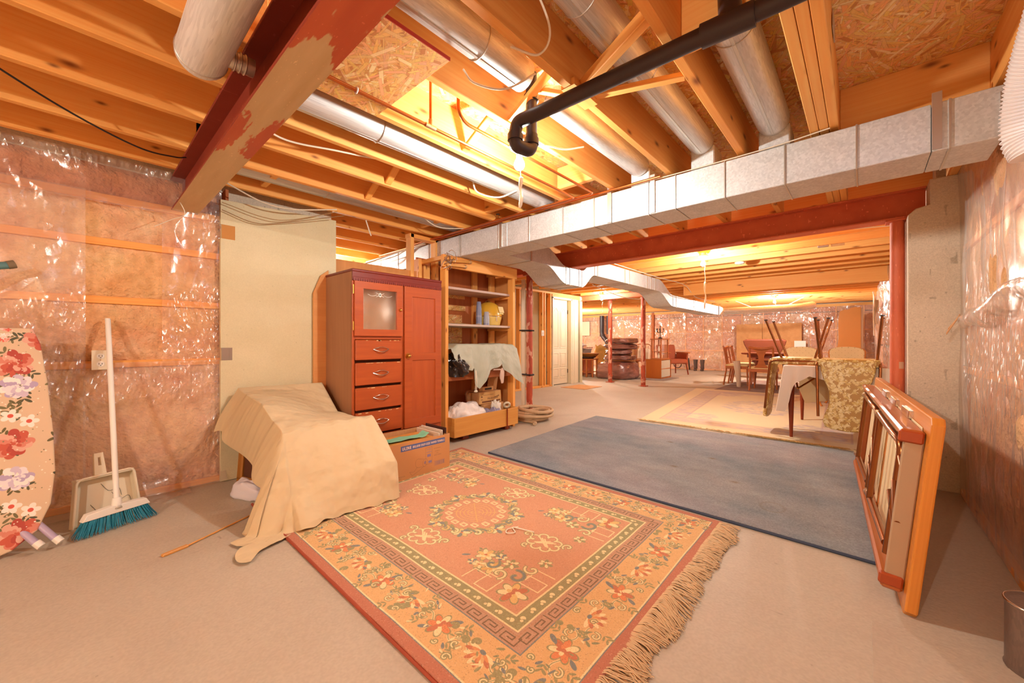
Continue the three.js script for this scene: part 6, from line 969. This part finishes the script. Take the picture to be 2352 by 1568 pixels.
{ const t = thing('paper_roll', 'pale wrapped roll standing on end against the left dining chair', 'roll', [-2.02, 0.012, -9.62]); part('roll', sweep([[0, 0, 0], [-0.02, 0.3, 0], [-0.05, 0.56, -0.02]], (u) => 0.04 + 0.03 * u, { n: 12, sides: 14 }), phy({ color: 0xd8c0a8, roughness: 0.3, bumpMap: TCREASE, bumpScale: 0.01 }), t); }
{
  const t = thing('lounge_chair', 'brown upholstered chair with a wide winged back beyond the dining table', 'chair', [-1.98, 0, -12.4], 0.1);
  const o = []; const P = [[0.26, 0], [0.34, 0.2], [0.44, 0.42], [0.46, 0.5], [0.4, 0.53]]; const out = [...P, ...P.slice().reverse().map(p => [-p[0], p[1]])];
  part('backrest', mv(extrude(out, 0.07, 0.02).rotateX(0.15), 0, 0.52, 0.2), std({ color: 0x7a3a22, roughness: 0.5 }), t); part('seat', mv(cbox(0.6, 0.14, 0.56, 0.04), 0, 0.44, -0.1), std({ color: 0x7a3a22, roughness: 0.5 }), t);
  for (const [x, z] of [[-0.24, 0.12], [0.24, 0.12], [-0.24, -0.32], [0.24, -0.32]]) part('leg', pipe([[x, 0.38, z], [x * 1.1, 0, z * 1.1]], 0.018, 8), darkTeak, t);
  for (const s of [-1, 1]) part('armrest', bent([[s * 0.36, 0.7, 0.2], [s * 0.42, 0.66, -0.1], [s * 0.44, 0.68, -0.3]], 0.05, 0.02, 8), darkTeak, t);
}
for (const [x, w, lab] of [[-2.75, 0.72, 'left one of two big cardboard sheets leaning on the far insulated wall'], [-1.88, 1.0, 'right one of two big cardboard sheets leaning on the far insulated wall']]) single('cardboard_sheet', bb(x - w / 2, 0.0, -14.46, x + w / 2, 1.56, -14.475, 0.002), cardboard, lab, 'cardboard');
for (const [x, lab] of [[-2.42, 'white paper sheet left of the brown winged chair, on the cardboard'], [-1.42, 'white paper sheet right of the brown winged chair, on the cardboard']]) single('paper_sheet', bb(x - 0.14, 0.5, -14.44, x + 0.14, 1.02, -14.45, 0.001), whitePlastic, lab, 'paper');
{ const t = thing('folding_screen', 'tall brown panel with a wavy left edge leaning on the far right corner', 'panel', [-0.28, 0, -13.7]); const o = [[-0.3, 0], [0.22, 0], [0.22, 1.9], [0.1, 1.9], [0.02, 1.88], [-0.04, 1.84], [-0.13, 1.84], [-0.2, 1.8], [-0.23, 1.5], [-0.22, 1.1], [-0.24, 0.9], [-0.3, 0.7]]; part('panel', extrude(o, 0.03, 0.004), std({ color: 0xb06a20, roughness: 0.6 }), t); part('side_edge', bb(0.224, 0, 0.03, 0.27, 1.88, -0.01, 0.003), std({ color: 0x9a7050, roughness: 0.6 }), t); }
{ const t = thing('cable_box', 'grey electrical box with white cables near the far right corner', 'electrical box', [0.2, 1.62, -11.3]); part('box', cbox(0.06, 0.5, 0.25, 0.006), std({ color: 0xa89070, roughness: 0.6 }), t); part('cable', sweep([[-0.04, -0.5, 0.1], [-0.05, 0.0, 0.1], [-0.04, 0.3, 0.14], [-0.06, 0.42, 0.2]], 0.012, { n: 20, sides: 6 }), cableWhite, t); part('cable', sweep([[-0.04, 0.0, 0.1], [-0.05, 0.35, 0.02], [-0.04, 0.44, -0.1]], 0.01, { n: 16, sides: 6 }), cableWhite, t); }
// ---------- far left group ----------
{
  const t = thing('side_table', 'small orange-brown wooden side table with a round dark tray on top', 'table', [-5.88, 0, -9.75], 0.2);
  part('tabletop', mv(cbox(0.52, 0.03, 0.46, 0.006), 0, 0.5, 0), teak, t); for (const [x, z] of [[-0.22, 0.18], [0.22, 0.18], [-0.22, -0.18], [0.22, -0.18], [0.05, 0.2], [0.12, -0.05]]) part('leg', mv(cbox(0.045, 0.485, 0.045, 0.005), x, 0.2425, z), teak, t); part('lower_shelf', mv(cbox(0.42, 0.02, 0.36), 0, 0.14, 0), teak, t);
}
{ const t = thing('round_tray', 'dark round tray on the small wooden side table', 'tray', [-5.88, 0.516, -9.75]); part('dish', lathe([[0.0005, 0], [0.16, 0], [0.24, 0.03], [0.25, 0.05], [0.235, 0.05], [0.15, 0.015], [0.0005, 0.012]], 36), std({ color: 0x3a2a2c, roughness: 0.4 }), t); }
{ const t = thing('storage_bin', 'grey plastic storage bin left of the side table', 'bin', [-6.6, 0.5, -10.4]); part('bin', extrude([[-0.3, 0], [0.3, 0], [0.34, 0.26], [-0.34, 0.26]], 0.42, 0.01).translate(0, 0, -0.21), std({ color: 0x9a8a84, roughness: 0.5 }), t); part('rim', mv(cbox(0.74, 0.03, 0.5, 0.008), 0, 0.27, 0), std({ color: 0xb0a098, roughness: 0.5 }), t); for (let k = 0; k < 7; k++) part('rib', mv(cbox(0.012, 0.22, 0.01, 0.002), -0.24 + k * 0.08, 0.12, 0.226), std({ color: 0x86766e, roughness: 0.5 }), t); }
single('luggage', bb(-7.0, 0, -10.1, -6.2, 0.5, -10.7, 0.05), std({ color: 0xd0785a, roughness: 0.7 }), 'salmon coloured case under the grey storage bin', 'case');
{ const g = single('plastic_bag', blob(0.34, 0.16, 0.2, 0.4, 2.4, 12, 30, -0.7), phy({ color: 0xf0e4d8, roughness: 0.4 }), 'white bag heaped on the grey storage bin', 'bag'); g.position.set(-6.75, 0.785, -10.4); }
single('dark_board', [board(V(-6.75, 0.8, -10.15), V(-6.0, 0.82, -10.1), 0.02, 0.3), board(V(-6.6, 0.86, -10.15), V(-6.2, 0.865, -10.12), 0.02, 0.24)], darkTeak, 'dark boards lying across the grey storage bin', 'boards');
{ const g = single('paper_bag', [grid(16, 16, (u, v) => [-6.35 + u * 0.5 + 0.02 * Math.sin(v * 9), 0.4 + v * 0.48 + 0.03 * Math.sin(u * 20) * v, -10.98 + 0.05 * Math.sin(u * 7)]), bb(-6.32, 0, -10.99, -5.86, 0.4, -11.1)], std({ color: 0xd0a050, roughness: 0.7, ...dbl }), 'yellow-brown paper bag standing behind the side table', 'bag'); }
single('cardboard_box', bb(-5.85, 0, -11.2, -5.2, 0.86, -11.7, 0.004), cardboard, 'tall tan cardboard box behind the yellow-brown bag', 'box');
single('planter', mv(lathe([[0.0005, 0], [0.1, 0], [0.2, 0.06], [0.27, 0.14], [0.25, 0.15], [0.0005, 0.1]], 24), -5.5, 0.5, -9.95), std({ color: 0xb06a2a, roughness: 0.6 }), 'amber wooden bowl behind the dark tray on the side table', 'bowl').position.set(-0.42, 0.015, 0);
{ // seat cushions and chair wrapped in clear film
  const film = phy({ map: tex(256, 256, (u, v) => { const a = fbm(u * 6, v * 6, 4, 6, 6), b = vn(u * 40, v * 40, 40, 40); return mix3([176, 120, 104], [118, 74, 68], a * 1.3 - 0.1).map(c => c + (b - 0.5) * 26); }), roughness: 0.28, clearcoat: 0.7, clearcoatRoughness: 0.15, bumpMap: TCREASE, bumpScale: 0.03 });
  const base = single('wrapped_ottoman', blob(0.5, 0.255, 0.44, 0.13, 2.1, 3, 48, -0.85, 4), film, 'broad lowest bundle of the mauve cushion pile wrapped in clear film', 'wrapped cushion'); base.position.set(-4.98, 0, -9.82);
  const labs = ['second bundle up in the pile of film-wrapped mauve cushions', 'third bundle up in the pile of film-wrapped mauve cushions', 'fourth bundle up in the pile of film-wrapped mauve cushions', 'topmost bundle of the pile of film-wrapped mauve cushions'];
  [[0.4, 0.075, 0.34, 0, 0.5], [0.36, 0.07, 0.32, -0.03, 0.65], [0.4, 0.08, 0.35, 0.02, 0.79], [0.42, 0.075, 0.35, 0.06, 0.95]].forEach(([a, b, c, dx, y], i) => { const g = single('wrapped_cushion', blob(a * 0.92, b, c, 0.16, 2.3, i * 3 + 5, 40, -0.9, 5), film, labs[i], 'wrapped cushion'); g.position.set(-4.92 + dx, y, -9.84); g.rotation.y = i * 0.5; });
}
{ // spindle chair and striped cushion
  const t = thing('spindle_chair', 'orange-brown wooden spindle-back chair half hidden behind the right red post', 'chair', [-4.85, 0, -11.2], 0.4); part('seat', mv(cbox(0.46, 0.04, 0.42, 0.015), 0, 0.43, 0), teak, t); for (const [x, z] of [[-0.19, 0.17], [0.19, 0.17], [-0.17, -0.17], [0.17, -0.17]]) part('leg', pipe([[x, 0.42, z], [x * 1.2, 0, z * 1.2]], 0.016, 8), teak, t);
  for (let k = 0; k < 7; k++) part('spindle', pipe([[-0.18 + k * 0.06, 0.44, -0.18], [-0.2 + k * 0.067, 0.9 - Math.abs(k - 3) * 0.012, -0.26]], 0.008, 6), teak, t); part('bow', bent([[-0.21, 0.44, -0.18], [-0.24, 0.92, -0.27], [0.24, 0.92, -0.27], [0.21, 0.44, -0.18]], 0.16, 0.012, 8), teak, t);
  const T = canvasTex(64, 64, (g) => { for (let i = 0; i < 8; i++) { g.fillStyle = i % 2 ? '#f0dcc0' : '#5a4038'; g.fillRect(i * 8, 0, 8, 64); } }); const c = single('striped_cushion', mv(cbox(0.34, 0.34, 0.1, 0.04), 0, 0, 0), std({ map: T, roughness: 0.9 }), 'black and cream striped cushion beside the film-wrapped pile', 'cushion'); c.position.set(-4.82, 0.63, -11.15); c.rotation.y = 0.3; c.rotation.x = -0.15;
}
{ // speaker cabinet and display case
  const t = thing('media_cabinet', 'low honey wood cabinet with sliding glass doors in the far room', 'cabinet', [-4.0, 0.009, -10.36]);
  const w2 = std({ map: honey.map, color: 0xe0a860, roughness: 0.4 }); part('carcass', [bb(-0.42, 0, 0, 0, 0.02, -0.72), bb(-0.42, 0.49, 0, 0, 0.51, -0.72), bb(-0.42, 0.02, 0, 0, 0.49, -0.02), bb(-0.42, 0.02, -0.7, 0, 0.49, -0.72), bb(-0.42, 0.02, -0.02, -0.4, 0.49, -0.7)], w2, t); part('inner_shelf', bb(-0.4, 0.25, -0.02, -0.06, 0.265, -0.7), w2, t);
  part('glass_door', bb(-0.012, 0.03, -0.03, -0.006, 0.48, -0.37, 0.001), phy({ color: 0xe8dcc8, roughness: 0.15, transmission: 0.4, thickness: 0 }), t); part('glass_door', bb(-0.022, 0.03, -0.34, -0.016, 0.48, -0.69, 0.001), phy({ color: 0xe8dcc8, roughness: 0.15, transmission: 0.4, thickness: 0 }), t); part('door_bar', bb(-0.012, 0.245, -0.03, -0.004, 0.265, -0.69), w2, t);
  const c = thing('display_case', 'small red-brown glazed display case standing on the honey wood cabinet', 'display case', [-4.0, 0.519, -10.37]);
  for (const [x, z] of [[-0.015, -0.015], [-0.265, -0.015], [-0.015, -0.5], [-0.265, -0.5]]) part('corner_post', bb(x - 0.016, 0, z - 0.016, x + 0.016, 0.53, z + 0.016), teak, c);
  part('top', bb(-0.3, 0.53, 0.02, 0.02, 0.56, -0.53, 0.005), teak, c); part('base', bb(-0.29, 0, 0.01, 0.01, 0.03, -0.52, 0.003), teak, c); part('shelf', bb(-0.27, 0.2, -0.01, -0.01, 0.215, -0.5), teak, c); part('pane', bb(-0.26, 0.03, -0.014, -0.02, 0.53, -0.017, 0), glassPane, c); part('pane', bb(-0.014, 0.03, -0.02, -0.017, 0.53, -0.49, 0), glassPane, c);
  for (const [x, z, y] of [[-0.15, -0.2, 0.03], [-0.12, -0.34, 0.03], [-0.15, -0.22, 0.215]]) single('figurine', mv(lathe([[0.0005, 0], [0.03, 0], [0.018, 0.02], [0.028, 0.06], [0.012, 0.1], [0.02, 0.12], [0.0005, 0.14]], 16), -4.0 + x, 0.519 + y, -10.37 + z), creamPlastic, ['front cream figurine on the floor of the display case', 'rear cream figurine on the floor of the display case', 'cream figurine on the upper shelf of the display case'][y > 0.1 ? 2 : z < -0.3 ? 1 : 0], 'figurine');
  const k = thing('candelabra', 'dark branched candelabra on top of the display case', 'candelabra', [-4.1, 1.08, -10.55]); part('stem', lathe([[0.0005, 0], [0.06, 0], [0.05, 0.02], [0.012, 0.04], [0.01, 0.18], [0.016, 0.2], [0.009, 0.3], [0.016, 0.33], [0.0005, 0.35]], 18), darkMetal, k);
  for (const a of [0, 2.1, 4.2, 3.1]) { part('arm', sweep([[0, 0.18, 0], [Math.cos(a) * 0.05, 0.16, Math.sin(a) * 0.05], [Math.cos(a) * 0.09, 0.2, Math.sin(a) * 0.09], [Math.cos(a) * 0.09, 0.24, Math.sin(a) * 0.09]], 0.007, { n: 14, sides: 6 }), darkMetal, k); part('candle_cup', mv(lathe([[0.0005, 0], [0.012, 0], [0.022, 0.03], [0.0005, 0.03]], 12), Math.cos(a) * 0.09, 0.24, Math.sin(a) * 0.09), darkMetal, k); }
}
{
  const t = thing('armchair', 'rust upholstered armchair with wooden arms beside the honey wood cabinet', 'armchair', [-4.35, 0, -12.2], 1.0); const r = std({ color: 0xa4502e, roughness: 0.75 });
  part('backrest', mv(cbox(0.66, 0.52, 0.1, 0.03).rotateX(-0.22), 0, 0.64, -0.32), r, t); part('seat', mv(cbox(0.6, 0.14, 0.58, 0.03), 0, 0.4, 0), r, t);
  for (const s of [-1, 1]) { part('side_panel', mv(cbox(0.05, 0.34, 0.5, 0.015), s * 0.33, 0.48, 0), r, t); part('armrest', mv(cbox(0.07, 0.035, 0.6, 0.012), s * 0.34, 0.66, 0.02), teak, t); for (const z of [-0.24, 0.24]) part('leg', pipe([[s * 0.28, 0.34, z], [s * 0.32, 0, z * 1.2]], 0.02, 8), darkTeak, t); }
}
// boots, gas pipe, vent pipe by the far wall
for (const [x, lab] of [[-4.3, 'left one of the pair of dark rubber boots by the far wall'], [-4.08, 'right one of the pair of dark rubber boots by the far wall']]) { const t = thing('boot', lab, 'boot', [x, 0, -14.2], 0.1); const m = std({ color: 0x5a4238, roughness: 0.5 }); part('shaft', lathe([[0.05, 0.06], [0.06, 0.1], [0.055, 0.2], [0.075, 0.38], [0.07, 0.38], [0.05, 0.2]], 18), m, t); part('foot', blob(0.055, 0.06, 0.13, 0.05, 2, 1, 20, -0.6).translate(0, 0.0, 0.05), m, t); }
{ const t = thing('gas_pipe', 'dark gas pipe with a valve and yellow tag low on the far wall', 'pipe', [-4.95, 0, -14.5]); part('pipe', bent([[-0.5, 0.42, 0], [0.32, 0.42, 0], [0.36, 0.0, 0]], 0.06, 0.022, 10), darkMetal, t); part('valve', [mv(cbox(0.12, 0.1, 0.08, 0.01), -0.12, 0.45, 0), mv(cyl(0.03, 0.03, 0.05), -0.12, 0.52, 0)], darkMetal, t); part('yellow_tag', mv(cbox(0.07, 0.14, 0.01, 0.003), 0.1, 0.3, 0.02), std({ color: 0xe8b020, roughness: 0.5 }), t); part('meter', mv(rot(new THREE.TorusGeometry(0.13, 0.014, 8, 24)), -0.05, 0.18, 0.02), darkMetal, t); }
{ const t = thing('vent_pipe', 'black plastic vent pipe bending down the far left wall', 'pipe', [-8.0, 0, -14.4]); part('pipe', bent([[0.0, 2.05, 0], [0.0, 1.25, 0], [0.28, 0.95, 0], [0.28, 0.0, 0]], 0.15, 0.09, 14), abs, t); part('second_pipe', pipe([[0.24, 2.05, -0.05], [0.24, 1.3, -0.05]], 0.05, 12), abs, t); for (const y of [1.25, 0.95]) part('coupling', mv(cyl(0.105, 0.105, 0.1, 18), y > 1 ? 0.02 : 0.27, y, 0), abs, t); }
single('furled_umbrella', pipe([[-7.1, 0.02, -12.4], [-6.5, 1.15, -12.9]], 0.035, 10), std({ color: 0xe07860, roughness: 0.6 }), 'pink rolled umbrella leaning near the black vent pipe', 'umbrella');
single('window_panel', bb(-9.3, 1.25, -14.6, -8.7, 1.85, -14.63, 0.004), creamPlastic, 'cream panel set in the far left insulated wall', 'panel');
scene.traverse(o => { if (o.isMesh) { o.castShadow = true; o.receiveShadow = true; } });
renderer.render(scene, camera);
